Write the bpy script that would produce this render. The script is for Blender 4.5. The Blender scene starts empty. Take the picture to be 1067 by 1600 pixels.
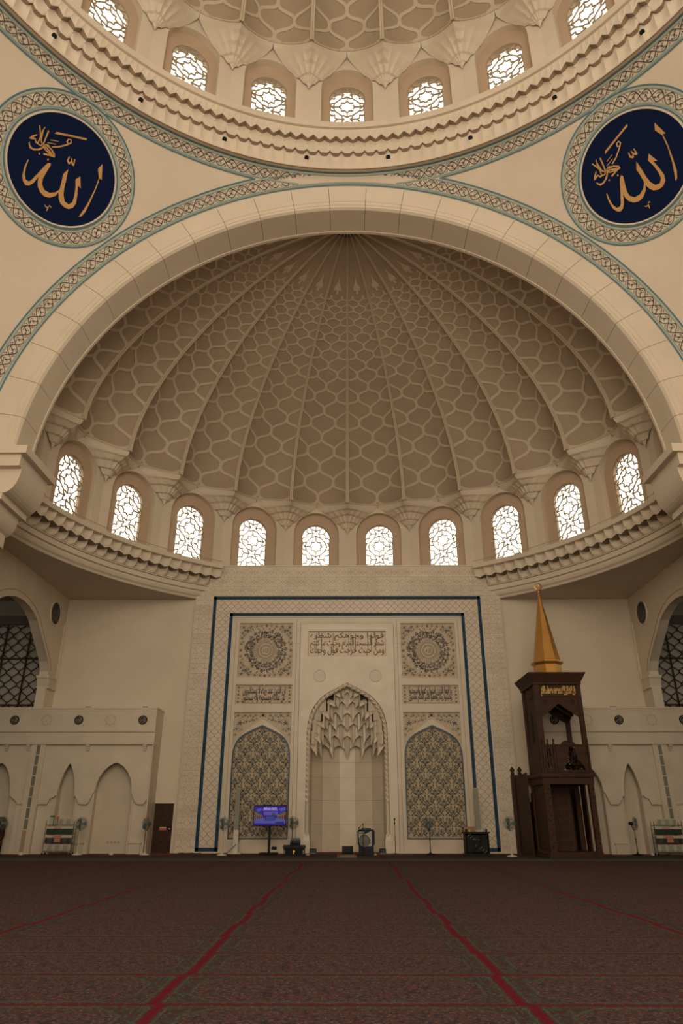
import bpy, math, random
from math import sin, cos, pi, radians, sqrt, atan2, hypot, exp
from mathutils import Vector, Matrix
from mathutils.geometry import tessellate_polygon
random.seed(7)
S = bpy.context.scene
C = S.collection

# ---------------------------------------------------------------- camera
cam = bpy.data.cameras.new('camera'); cam.sensor_fit = 'VERTICAL'; cam.sensor_height = 36.0
cam.lens = 1087.64 * 36.0 / 1600.0; cam.clip_end = 300
CO = bpy.data.objects.new('camera', cam); C.objects.link(CO)
TH, PS, RO = .4168, -.0066, .0005
fw = Vector((sin(PS)*cos(TH), cos(PS)*cos(TH), sin(TH)))
rt = Vector((cos(PS), -sin(PS), 0)); up = rt.cross(fw)
r2 = cos(RO)*rt + sin(RO)*up; u2 = -sin(RO)*rt + cos(RO)*up
CO.matrix_world = Matrix(((r2.x, u2.x, -fw.x, -.1), (r2.y, u2.y, -fw.y, 0), (r2.z, u2.z, -fw.z, 1.373), (0, 0, 0, 1)))
S.camera = CO
# ---------------------------------------------------------------- sky, lights, exposure
W = bpy.data.worlds.new('sky'); S.world = W; W.use_nodes = True
bg = W.node_tree.nodes['Background']; bg.inputs[0].default_value = (1.0, .93, .80, 1); bg.inputs[1].default_value = 2.3
S.view_settings.view_transform = 'Standard'; S.view_settings.look = 'None'
S.view_settings.gamma = 1; S.view_settings.use_curve_mapping = False
S.view_settings.exposure = 0.0
try: S.cycles.use_denoising = True
except Exception: pass
S.cycles.max_bounces = 8; S.cycles.diffuse_bounces = 5
YM = 7.61      # main dome axis
YS = 23.48     # half dome axis
ZC = 12.905    # spring of the four great arches
def area(name, loc, target, sx, sy, power, col=(1, .86, .66)):
    l = bpy.data.lights.new(name, 'AREA'); l.shape = 'RECTANGLE'; l.size = sx; l.size_y = sy
    l.energy = power; l.color = col
    o = bpy.data.objects.new(name, l); C.objects.link(o); o.location = loc
    o.rotation_euler = (Vector(target) - Vector(loc)).to_track_quat('-Z', 'Y').to_euler()
area('added_fill_rear_high', (0, -5.2, 17.5), (0, 26, 12), 20, 10, 3350)  # added fill lamp before the closed rear wall, lights arch and pendentives
area('added_fill_rear_low', (0, -6.2, 5.5), (0, 30, 7), 13, 8, 1750)  # added low fill lamp to brighten the niche wall; no doors stand there
for k in range(24):                      # daylight entering by the windows of the main drum
    a = k*pi/12
    if 4 < k < 20:
        area('daylight_dome_window', (12.0*sin(a), YM+12.0*cos(a), 29.6), (0, YM+3, 12), 1.5, 2.6, 66)
    
# ---------------------------------------------------------------- materials
MATS = {}
def mat(name, col, rough=.6, metal=0, noise=0, nscale=3, emis=None, col2=None, spec=.5, bump=0, bscale=20, coord='pos'):
    if name in MATS: return MATS[name]
    m = bpy.data.materials.new(name); m.use_nodes = True; t = m.node_tree; b = t.nodes['Principled BSDF']
    b.inputs['Base Color'].default_value = (*col, 1); b.inputs['Roughness'].default_value = rough
    b.inputs['Metallic'].default_value = metal; b.inputs['Specular IOR Level'].default_value = spec
    if noise or bump:
        if coord == 'pos':
            g = t.nodes.new('ShaderNodeNewGeometry'); src = g.outputs['Position']
        else:
            g = t.nodes.new('ShaderNodeTexCoord'); src = g.outputs['Object']
    if noise:
        n = t.nodes.new('ShaderNodeTexNoise'); n.inputs['Scale'].default_value = nscale; n.inputs['Detail'].default_value = 4
        t.links.new(src, n.inputs['Vector'])
        r = t.nodes.new('ShaderNodeValToRGB'); e = r.color_ramp.elements
        e[0].position = .3; e[1].position = .7
        c2 = col2 or tuple(c*(1-noise) for c in col)
        e[0].color = (*c2, 1); e[1].color = (*col, 1)
        t.links.new(n.outputs['Fac'], r.inputs['Fac']); t.links.new(r.outputs['Color'], b.inputs['Base Color'])
    if bump:
        n = t.nodes.new('ShaderNodeTexNoise'); n.inputs['Scale'].default_value = bscale; n.inputs['Detail'].default_value = 5
        t.links.new(src, n.inputs['Vector'])
        bp = t.nodes.new('ShaderNodeBump'); bp.inputs['Strength'].default_value = bump; bp.inputs['Distance'].default_value = .02
        t.links.new(n.outputs['Fac'], bp.inputs['Height']); t.links.new(bp.outputs['Normal'], b.inputs['Normal'])
    if emis:
        b.inputs['Emission Color'].default_value = (*col, 1); b.inputs['Emission Strength'].default_value = emis
    MATS[name] = m; return m
plaster = mat('plaster', (.62, .535, .425), .7, noise=.08, nscale=.7)
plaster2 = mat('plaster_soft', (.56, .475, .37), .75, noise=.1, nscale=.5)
stone = mat('marble', (.61, .525, .415), .36, noise=.13, nscale=1.3)
stone2 = mat('marble_b', (.565, .48, .375), .38, noise=.12, nscale=1.1)
carve = mat('groove_shade_and_line', (.29, .215, .145), .7)  # groove shade put into the colour of flat pattern lines; also edges, wire
carve2 = mat('groove_shade_and_line_deep', (.2, .145, .09), .7)  # deeper tone: groove shade in flat borders, plus real cornice edge lines
pink = mat('window_surround', (.47, .345, .245), .6, noise=.08, nscale=1)
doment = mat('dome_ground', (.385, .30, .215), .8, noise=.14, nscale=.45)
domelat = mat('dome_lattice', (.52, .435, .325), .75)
latm = mat('grille_plaster', (.34, .27, .19), .7)
joint = mat('joint_dark', (.13, .10, .07), .9)  # dark joint colour, also on the apex boss
blue = mat('blue_mosaic', (.014, .062, .105), .6, noise=1, nscale=14, col2=(.006, .022, .065), spec=.2)
bluel = mat('paint_blue', (.05, .15, .20), .6)
teal = mat('paint_teal', (.25, .34, .30), .6)
ink = mat('paint_ink', (.022, .022, .03), .6)
green = mat('inlay_green', (.045, .085, .045), .5)
brown = mat('inlay_brown', (.10, .05, .03), .5)
navy = mat('disc_navy', (.004, .010, .042), .85, spec=.08)
gold = mat('gold_leaf', (.47, .26, .09), .42, metal=.35)
wood = mat('dark_wood', (.048, .018, .0075), .55, spec=.25, noise=.55, nscale=5, bump=.4, bscale=30)
woodl = mat('carved_wood', (.066, .027, .0125), .6, spec=.25, noise=.6, nscale=22, bump=.9, bscale=45)
brass = mat('brass_sheet', (.60, .32, .085), .33, metal=.75, noise=.15, nscale=2)
black = mat('black_plastic', (.008, .008, .009), .6, spec=.12)
blackm = mat('black_steel', (.008, .009, .009), .5, spec=.15)
white = mat('white_plastic', (.55, .50, .42), .45)
grey = mat('grey_plastic', (.22, .22, .2), .5)
dkred = mat('red_board', (.36, .09, .06), .5)
darkglass = mat('dark_glass', (.30, .29, .24), .35)
room = mat('room_dark', (.2, .17, .13), .8)
tileg = mat('tile_grey', (.20, .19, .15), .4, noise=.2, nscale=4)
tileb = mat('tile_brown', (.36, .25, .155), .5)

def glassm():
    m = bpy.data.materials.new('window_glass'); m.use_nodes = True; t = m.node_tree
    for n in list(t.nodes):
        if n.type == 'BSDF_PRINCIPLED': t.nodes.remove(n)
    o = t.nodes['Material Output']; tr = t.nodes.new('ShaderNodeBsdfTransparent'); gl = t.nodes.new('ShaderNodeBsdfGlossy')
    tr.inputs[0].default_value = (.96, .93, .86, 1); gl.inputs['Roughness'].default_value = .05
    mx = t.nodes.new('ShaderNodeMixShader'); mx.inputs[0].default_value = .05
    t.links.new(tr.outputs[0], mx.inputs[1]); t.links.new(gl.outputs[0], mx.inputs[2]); t.links.new(mx.outputs[0], o.inputs[0])
    return m
glass = glassm()

# ---------------------------------------------------------------- mesh helpers
class MB:
    def __init__(s): s.v = []; s.f = []; s.m = []; s.c = 0
    def add(s, vs, fs):
        b = len(s.v); s.v.extend([tuple(v) for v in vs])
        for f in fs: s.f.append(tuple(b+i for i in f)); s.m.append(s.c)
        return s
    def box(s, x0, x1, y0, y1, z0, z1):
        return s.add([(x0,y0,z0),(x1,y0,z0),(x1,y1,z0),(x0,y1,z0),(x0,y0,z1),(x1,y0,z1),(x1,y1,z1),(x0,y1,z1)],
              [(0,3,2,1),(4,5,6,7),(0,1,5,4),(1,2,6,5),(2,3,7,6),(3,0,4,7)])
    def cham(s, x0, x1, y0, y1, z0, z1, b=.02):
        return s.prism([(x0+b,z0),(x1-b,z0),(x1,z0+b),(x1,z1-b),(x1-b,z1),(x0+b,z1),(x0,z1-b),(x0,z0+b)], lambda u,v,d:(u,d,v), y0, y1)
    def frustum(s, x0,x1,y0,y1,z0, X0,X1,Y0,Y1,z1):
        return s.add([(x0,y0,z0),(x1,y0,z0),(x1,y1,z0),(x0,y1,z0),(X0,Y0,z1),(X1,Y0,z1),(X1,Y1,z1),(X0,Y1,z1)],
              [(0,3,2,1),(4,5,6,7),(0,1,5,4),(1,2,6,5),(2,3,7,6),(3,0,4,7)])
    def grid(s, rows, close=False):
        n = len(rows[0]); vs = [p for r in rows for p in r]; fs = []
        for i in range(len(rows)-1):
            for j in range(n if close else n-1):
                k = (j+1) % n; fs.append((i*n+j, i*n+k, (i+1)*n+k, (i+1)*n+j))
        return s.add(vs, fs)
    def prism(s, poly, fn, d0, d1, back=True, caps=True):
        n = len(poly); vs = [fn(u,v,d0) for u,v in poly]+[fn(u,v,d1) for u,v in poly]; fs = []
        if caps:
            fs.append(tuple(range(n)))
            if back: fs.append(tuple(range(2*n-1, n-1, -1)))
        for i in range(n): j = (i+1) % n; fs.append((i, i+n, j+n, j))
        return s.add(vs, fs)
    def plate(s, outer, holes, fn, d0, d1=None):
        """flat plate with holes; d1: also the reveals of the holes back to depth d1"""
        loops = [outer]+holes
        flat = [p for l in loops for p in l]
        tr = tessellate_polygon([[Vector((u,v,0)) for u,v in l] for l in loops])
        s.add([fn(u,v,d0) for u,v in flat], tr)
        if d1 is not None:
            for h in holes:
                n = len(h)
                s.add([fn(u,v,d0) for u,v in h]+[fn(u,v,d1) for u,v in h], [(i,(i+1)%n,(i+1)%n+n,i+n) for i in range(n)])
        return s
    def poly(s, pts, fn, d):
        tr = tessellate_polygon([[Vector((u,v,0)) for u,v in pts]])
        return s.add([fn(u,v,d) for u,v in pts], tr)
    def strip(s, path, fn, w, d, closed=False, th=0):
        n = len(path); L = []; R = []
        for i in range(n):
            a = path[(i-1) % n] if (closed or i) else path[i]
            b = path[(i+1) % n] if (closed or i < n-1) else path[i]
            dx, dy = b[0]-a[0], b[1]-a[1]; l = hypot(dx, dy) or 1e-9
            wx, wy = -dy/l*w/2, dx/l*w/2
            L.append((path[i][0]+wx, path[i][1]+wy)); R.append((path[i][0]-wx, path[i][1]-wy))
        m = n if closed else n-1
        if th:
            vs = []
            for i in range(n): vs += [fn(*L[i],d+th), fn(*L[i],d), fn(*R[i],d), fn(*R[i],d+th)]
            fs = []
            for i in range(m):
                j = (i+1) % n
                for q in range(3): fs.append((4*i+q, 4*i+q+1, 4*j+q+1, 4*j+q))
            return s.add(vs, fs)
        vs = [fn(*p, d) for p in L]+[fn(*p, d) for p in R]
        return s.add(vs, [(i, (i+1)%n, (i+1)%n+n, i+n) for i in range(m)])
    def tube(s, path, r, n=8, cap=True):
        P = [Vector(p) for p in path]; rows = []
        ref = None
        for i, p in enumerate(P):
            t = (P[min(i+1,len(P)-1)]-P[max(i-1,0)]).normalized()
            if ref is None: ref = Vector((0,0,1)) if abs(t.z) < .9 else Vector((1,0,0))
            a = (ref - t*ref.dot(t)).normalized(); b = t.cross(a); ref = a
            rr = r[i] if isinstance(r, (list, tuple)) else r
            rows.append([p+(a*cos(2*pi*k/n)+b*sin(2*pi*k/n))*rr for k in range(n)])
        s.grid(rows, True)
        if cap: s.add(rows[0], [tuple(range(n-1,-1,-1))]); s.add(rows[-1], [tuple(range(n))])
        return s
    def lathe(s, prof, n=16, c=(0,0), axis='z', a0=0, a1=2*pi):
        full = abs(a1-a0-2*pi) < 1e-6; rows = []
        for r, z in prof:
            row = []
            for k in range(n if full else n+1):
                a = a0+(a1-a0)*k/n
                if axis == 'z': row.append((c[0]+r*cos(a), c[1]+r*sin(a), z))
                else: row.append((c[0]+r*cos(a), z, c[1]+r*sin(a)))
            rows.append(row)
        return s.grid(rows, full)
    def build(s, name, ms, parent=None, loc=(0,0,0), rz=0, smooth=False):
        me = bpy.data.meshes.new(name); me.from_pydata(s.v, [], s.f)
        for m in (ms if isinstance(ms, (list,tuple)) else [ms]): me.materials.append(m)
        if any(s.m): me.polygons.foreach_set('material_index', s.m)
        if smooth: me.polygons.foreach_set('use_smooth', [True]*len(me.polygons))
        me.update()
        return link(name, me, parent, loc, rz)
def link(name, me, parent=None, loc=(0,0,0), rz=0):
    o = bpy.data.objects.new(name, me); C.objects.link(o); o.location = loc; o.rotation_euler = (0,0,rz)
    if parent: o.parent = parent
    return o
def tag(o, label, cat=None, group=None, kind=None):
    o['label'] = label
    if cat: o['category'] = cat
    if group: o['group'] = group
    if kind: o['kind'] = kind
    return o
def thing(name, label, cat, loc=(0,0,0), rz=0, group=None):
    o = bpy.data.objects.new(name, None); C.objects.link(o); o.location = loc; o.rotation_euler = (0,0,rz)
    o.empty_display_size = .1
    return tag(o, label, cat, group)
def struct(name, label, loc=(0,0,0)):
    o = bpy.data.objects.new(name, None); C.objects.link(o); o.location = loc
    o['label'] = label; o['kind'] = 'structure'; return o
def copy_tree(o, parent=None):
    c = o.copy(); C.objects.link(c); c.parent = parent
    for ch in list(o.children): copy_tree(ch, c)
    return c
def stuff(o): o['kind'] = 'stuff'; return o
FXZ = lambda y0: (lambda u, v, d: (u, y0+d, v))      # wall facing the camera

# ---------------------------------------------------------------- Arabic lettering
AR = {}
def _ar(ch, base, n):
    AR[ch] = [base+i for i in range(n)]
for ch, b, n in [('ا',0xFE8D,2),('أ',0xFE83,2),('إ',0xFE87,2),('ب',0xFE8F,4),('ة',0xFE93,2),('ت',0xFE95,4),('ث',0xFE99,4),('ج',0xFE9D,4),
    ('ح',0xFEA1,4),('خ',0xFEA5,4),('د',0xFEA9,2),('ذ',0xFEAB,2),('ر',0xFEAD,2),('ز',0xFEAF,2),('س',0xFEB1,4),('ش',0xFEB5,4),('ص',0xFEB9,4),
    ('ض',0xFEBD,4),('ط',0xFEC1,4),('ع',0xFEC9,4),('غ',0xFECD,4),('ف',0xFED1,4),('ق',0xFED5,4),('ك',0xFED9,4),('ل',0xFEDD,4),('م',0xFEE1,4),
    ('ن',0xFEE5,4),('ه',0xFEE9,4),('و',0xFEED,2),('ي',0xFEF1,4)]: _ar(ch, b, n)
def shape(s):
    out = []; i = 0
    s = list(s)
    def joins_next(c): return c in AR and len(AR[c]) == 4
    while i < len(s):
        c = s[i]
        if c not in AR: out.append(c); i += 1; continue
        prev = i > 0 and joins_next(s[i-1]) and s[i-1] in AR
        if c == 'ل' and i+1 < len(s) and s[i+1] == 'ا':
            out.append(chr(0xFEFC if prev else 0xFEFB)); i += 2; continue
        nxt = joins_next(c) and i+1 < len(s) and s[i+1] in AR
        k = (3 if nxt else 1) if prev else (2 if nxt else 0)
        out.append(chr(AR[c][k])); i += 1
    return ''.join(reversed(out))
_tc = {}
def text2d(s, arabic=True):
    """flat lettering as (verts2d, faces) scaled to 0..1 x 0..1 plus its aspect"""
    if s in _tc: return _tc[s]
    c = bpy.data.curves.new('lettering', 'FONT'); c.body = shape(s) if arabic else s; c.size = 1; c.resolution_u = 3
    o = bpy.data.objects.new('lettering', c); C.objects.link(o)
    me = bpy.data.meshes.new_from_object(o.evaluated_get(bpy.context.evaluated_depsgraph_get()))
    vs = [(v.co.x, v.co.y) for v in me.vertices]; fs = [tuple(p.vertices) for p in me.polygons]
    bpy.data.objects.remove(o); bpy.data.curves.remove(c); bpy.data.meshes.remove(me)
    x0 = min(v[0] for v in vs); x1 = max(v[0] for v in vs); y0 = min(v[1] for v in vs); y1 = max(v[1] for v in vs)
    _tc[s] = ([((x-x0)/(x1-x0), (y-y0)/(y1-y0)) for x, y in vs], fs, (x1-x0)/(y1-y0)); return _tc[s]
def put_text(mb, s, fn, d, u0, u1, v0, v1, arabic=True):
    vs, fs, _ = text2d(s, arabic)
    for k in (0, 1, 2):
        mb.add([fn(u0+(u1-u0)*x+(0,.014,.006)[k], v0+(v1-v0)*y+(0,0,.016)[k], d+.0005*k) for x, y in vs], fs)

# ================================================================= FLOOR
red = mat('carpet_red', (.13, .012, .016), .95)
def carpet():
    m = bpy.data.materials.new('prayer_carpet'); m.use_nodes = True; t = m.node_tree; N = t.nodes; L = t.links
    b = N['Principled BSDF']; b.inputs['Roughness'].default_value = .95; b.inputs['Specular IOR Level'].default_value = .1
    tc = N.new('ShaderNodeTexCoord'); sp = N.new('ShaderNodeSeparateXYZ'); L.new(tc.outputs['Object'], sp.inputs[0])
    def M(op, a, bb=None, c=None):
        n = N.new('ShaderNodeMath'); n.operation = op
        for i, q in enumerate((a, bb, c)):
            if q is None: continue
            if isinstance(q, (int, float)): n.inputs[i].default_value = q
            else: L.new(q, n.inputs[i])
        return n.outputs[0]
    ax = M('ABSOLUTE', sp.outputs['X']); ay = M('ABSOLUTE', sp.outputs['Y'])
    dx = M('SUBTRACT', 1.498, ax); dy = M('SUBTRACT', .598, ay)          # distance from the edges
    dm = M('MINIMUM', dx, dy)
    diag = M('MULTIPLY', M('SUBTRACT', M('ADD', dx, dy), .30), .7)
    dfield = M('MINIMUM', M('MINIMUM', M('SUBTRACT', dx, .26), M('SUBTRACT', dy, .13)), M('MULTIPLY', M('SUBTRACT', M('ADD', dx, dy), .62), .7))
    def noise(scale, det, w=1):
        n = N.new('ShaderNodeTexNoise'); n.inputs['Scale'].default_value = scale; n.inputs['Detail'].default_value = det
        n.inputs['Roughness'].default_value = .7; L.new(tc.outputs['Object'], n.inputs['Vector']); return n.outputs['Fac']
    def vor(scale):
        n = N.new('ShaderNodeTexVoronoi'); n.inputs['Scale'].default_value = scale; L.new(tc.outputs['Object'], n.inputs['Vector']); return n
    def mix(f, a, bb):
        n = N.new('ShaderNodeMix'); n.data_type = 'RGBA'
        if isinstance(f, float): n.inputs[0].default_value = f
        else: L.new(f, n.inputs[0])
        for i, q in ((6, a), (7, bb)):
            if isinstance(q, tuple): n.inputs[i].default_value = (*q, 1)
            else: L.new(q, n.inputs[i])
        return n.outputs[2]
    def step(v, e, s=60.): 
        n = N.new('ShaderNodeMath'); n.operation = 'MULTIPLY_ADD'; n.use_clamp = True
        L.new(v, n.inputs[0]); n.inputs[1].default_value = s; n.inputs[2].default_value = -e*s; return n.outputs[0]
    n1 = noise(11, 7); v1 = vor(26); n2 = noise(42, 5)
    f1 = mix(step(n1, .52, 12), (.066, .026, .025), (.041, .036, .034))
    f2 = mix(step(n2, .53, 12), f1, (.12, .097, .083))
    f3 = mix(step(v1.outputs['Distance'], .58, 12), f2, (.028, .022, .027))
    bd = mix(step(n2, .52, 10), (.028, .036, .031), (.10, .10, .08))
    bd = mix(step(vor(26).outputs['Distance'], .5, 12), bd, (.05, .02, .018))
    ln = M('LESS_THAN', M('ABSOLUTE', M('SUBTRACT', dfield, -.03)), .014)
    col = mix(step(dfield, 0.0, 80), bd, f3)
    col = mix(M('MULTIPLY', ln, .4), col, (.085, .08, .062))
    ln2 = M('LESS_THAN', M('ABSOLUTE', M('SUBTRACT', dm, .075)), .01)
    col = mix(M('MULTIPLY', ln2, .35), col, (.09, .08, .065))
    edge = M('MAXIMUM', M('LESS_THAN', dx, .042), M('LESS_THAN', dy, .024))
    col = mix(edge, col, (.10, .006, .012))
    L.new(col, b.inputs['Base Color'])
    bp = N.new('ShaderNodeBump'); bp.inputs['Strength'].default_value = .4; bp.inputs['Distance'].default_value = .01
    L.new(noise(160, 3), bp.inputs['Height']); L.new(bp.outputs['Normal'], b.inputs['Normal'])
    return m
carpetm = carpet()
fl = MB().box(-60, 60, -40, 80, -.3, 0).build('floor', red)
tag(fl, 'hall floor laid with rows of red patterned prayer carpet', kind='structure')
cp = MB().box(-1.4975, 1.4975, -.594, .594, 0, .006)
first = None
for k in range(-3, 24):
    y = 6.7607+1.1956*(k+.5)
    if y > 34.7: break
    jit = random.uniform(-.06, .06)
    for j in range(-6, 6):
        x = -1.6245+2.9971*(j+.5)+jit
        if abs(x) > .86*y+3: continue
        if y > 33.2 and abs(x) > 9: continue
        if first is None: first = cp.build('carpet_panel', carpetm, fl, (x, y, 0)); me_c = first.data
        else: link('carpet_panel', me_c, fl, (x, y, 0))
runm = mat('runner_grey', (.035, .042, .048), .95, noise=.5, nscale=9)
rn = MB().cham(-14.5, 14.5, 28.4, 30.05, .0065, .0125, .002)
tag(rn.build('carpet_runner', runm), 'long blue grey carpet runner crossing the hall before the niche wall', 'runner')

# ================================================================= GREAT DOME, PENDENTIVES
RSP = 18.805; DPL = 13.68
SC = Vector((0, YM, ZC))
def sph(p, off=0.0): return tuple(SC + p.normalized()*(RSP-off))
def pend(ax, ay, name):
    mb = MB(); rows = []; nn = 360 if ay > 0 else 90
    for i in range(nn+1):
        ph = i/nn*pi/2; dx, dy = sin(ph)*ax, cos(ph)*ay
        m = max(abs(dx), abs(dy)); st = DPL/(RSP*m); t1 = pi/2 if st >= 1 else math.asin(st); t0 = radians(44.9)
        t1 = max(t1, t0+1e-3)
        rows.append([sph(Vector((sin(t0+(t1-t0)*q/32)*dx, sin(t0+(t1-t0)*q/32)*dy, cos(t0+(t1-t0)*q/32)))) for q in range(33)])
    mb.grid(rows)
    o = mb.build(name, plaster, smooth=True); return o
pL = pend(-1, 1, 'wall_pendentive'); tag(pL, 'curved plaster pendentive holding the calligraphy roundel above the bookrack with green topped box', kind='structure')
pR = pend(1, 1, 'wall_pendentive'); tag(pR, 'curved plaster pendentive holding the calligraphy roundel above the wooden pulpit', kind='structure')
for ax, n in ((-1, 'a'), (1, 'b')):
    tag(pend(ax, -1, 'wall_pendentive'), 'plain rear pendentive behind the viewer', kind='structure')
DAX = {-1: Vector((-.5708, .5885, .573)).normalized(), 1: Vector((.5708, .5885, .573)).normalized()}
def ang(p, ax): return math.degrees(math.acos(max(-1, min(1, p.dot(ax)))))
EZ = Vector((0,0,1))
def frame(ax):
    if abs(ax.z) > .99: return Vector((1,0,0)), Vector((0,1,0))
    e1 = ax.cross(EZ).normalized()       # to the viewer's right when looking outward along ax
    e2 = e1.cross(ax).normalized()
    return e1, e2
def circ_pt(ax, e1, e2, th, ph):
    t = radians(th); return ax*cos(t)+(e1*cos(ph)+e2*sin(ph))*sin(t)
def band(parent, ax, lo, hi, keep, ph0, ph1, inner_line, nper, scroll, side):
    """spherical ring lo..hi degrees from ax: two lines each side and a vine scroll"""
    e1, e2 = frame(ax); w = hi-lo
    def line(a, b, m, nm, kp):
        mb = MB(); N = 260; run = None
        for i in range(N):
            p0 = ph0+(ph1-ph0)*i/N; p1 = ph0+(ph1-ph0)*(i+1)/N
            c = circ_pt(ax, e1, e2, (a+b)/2, (p0+p1)/2)
            if not kp(c): continue
            mb.add([sph(circ_pt(ax,e1,e2,a,p0), .03), sph(circ_pt(ax,e1,e2,a,p1), .03), sph(circ_pt(ax,e1,e2,b,p1), .03), sph(circ_pt(ax,e1,e2,b,p0), .03)], [(0,1,2,3)])
        if mb.v: mb.build(nm, m, parent)
    line(lo, lo+.16, bluel, 'blue_line', lambda p: keep(p, -1))
    line(lo+.27, lo+.43, teal, 'teal_line', lambda p: keep(p, 0))
    line(hi-.43, hi-.27, teal, 'teal_line', lambda p: keep(p, 0))
    line(hi-.16, hi, bluel, 'blue_line', lambda p: keep(p, 1))
    # vine scroll: two crossing strands with curls, leaves and trefoils
    mid = (lo+hi)/2; A = (w/2-.45)
    st = sin(radians(mid))
    deg_ph = math.degrees(ph1-ph0)*st          # arc length in degrees
    n = nper
    mb = MB()
    def P(u, v, d): return sph(circ_pt(ax, e1, e2, mid+v, ph0+(ph1-ph0)*u/n), .035)
    usc = deg_ph/n                              # degrees per unit u
    def seg(path, wdt):
        # path in (u, v): break where the keep test fails
        cur = []
        for q in path:
            if keep(Vector(P(q[0], q[1], 0))-SC if False else circ_pt(ax, e1, e2, mid+q[1], ph0+(ph1-ph0)*q[0]/n), 2): cur.append((q[0]*usc, q[1]))
            else:
                if len(cur) > 1: mb.strip(cur, lambda u, v, d: P(u/usc, v, d), wdt, 0)
                cur = []
        if len(cur) > 1: mb.strip(cur, lambda u, v, d: P(u/usc, v, d), wdt, 0)
    def blob(u, v, a, b, rot):
        if not keep(circ_pt(ax, e1, e2, mid+v, ph0+(ph1-ph0)*u/n), 2): return
        pts = []
        for k in range(6):
            x = 1.25*a*cos(k*pi/3); y = 1.3*b*sin(k*pi/3)
            pts.append((u*usc+x*cos(rot)-y*sin(rot), v+x*sin(rot)+y*cos(rot)))
        mb.add([P(p[0]/usc, p[1], 0) for p in pts], [tuple(range(6))])
    for i in range(n):
        for sg in (1, -1):
            seg([(i+q/8, sg*A*.92*sin(pi*(i+q/8))) for q in range(9)], .075)
        c = i+.5; s2 = 1 if i % 2 else -1
        blob(c, 0, .14, .06, .9*s2); blob(c+.24, .30*s2*A, .11, .05, -.6*s2); blob(c-.2, -.55*s2*A, .09, .05, .5)
        blob(c+.05, A*.95*s2, .10, .045, .2); blob(i, A*.62, .07, .045, 1.5); blob(i, -A*.62, .07, .045, 1.5)
        blob(i+.1, A*.85, .055, .035, 0); blob(i-.1, -A*.85, .055, .035, 0)
        for s3 in (1, -1):
            seg([(c-.02+.16*cos(t*.62)*(1-t*.06), s3*A*.34+.13*A*1.6*sin(t*.62)*(1-t*.06)) for t in range(8)], .05)
            seg([(i+s3*(.1+.1*sin(t*.6)), s3*A*(.25+.16*t*.6)) for t in range(5)], .045)
    if mb.v: stuff(mb.build('vine_scroll', ink, parent))
RIN, ROUT = 45.05, 47.05
AIN, AOUT = 43.45, 45.5
DOUT = 8.27
def in_disc(p, r=DOUT): return ang(p, DAX[-1]) < r or ang(p, DAX[1]) < r
YAX = Vector((0, 1, 0))
def ring_keep(p, side):
    if side == -1: return True
    if side == 1: return ang(p, YAX) > AOUT-.05 and not in_disc(p)
    if side == 0: return ang(p, YAX) > AIN+.5
    return ang(p, YAX) > AIN+1.35
def arch_keep(p, side):
    if side == -1: return p.z > .03
    if ang(p, EZ) < RIN+.1: return False
    if p.z < .03: return False
    if side == 1: return ang(p, EZ) > ROUT-.05 and not in_disc(p)
    if side == 0: return ang(p, EZ) > RIN+.4
    return ang(p, EZ) > RIN+1.75
ringroot = struct('trim_1', 'painted vine scroll band with blue lines running under the dome cornice')
band(ringroot, EZ, RIN, ROUT, ring_keep, radians(90-86), radians(90+86), 0, 88, True, 0)
archroot = struct('trim_2', 'painted vine scroll band with blue lines around the great arch')
band(archroot, YAX, AIN, AOUT, arch_keep, radians(0), radians(180), 0, 88, True, 0)
for sx in (-1, 1):
    XA = Vector((sx, 0, 0))
    rs = struct('trim_3', 'painted vine scroll band around the side arch beyond the ' + ('minbar side' if sx > 0 else 'bookrack side') + ' roundel')
    def side_keep(p, side, XA=XA):
        return p.z > .03 and p.y > .05 and ang(p, EZ) > RIN+.2 and ang(p, YAX) > AIN+(1.9 if side == 2 else .3)
    e1, e2 = frame(XA)
    band(rs, XA, AIN, AOUT, side_keep, 0, pi, 0, 88, True, 0)

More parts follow.
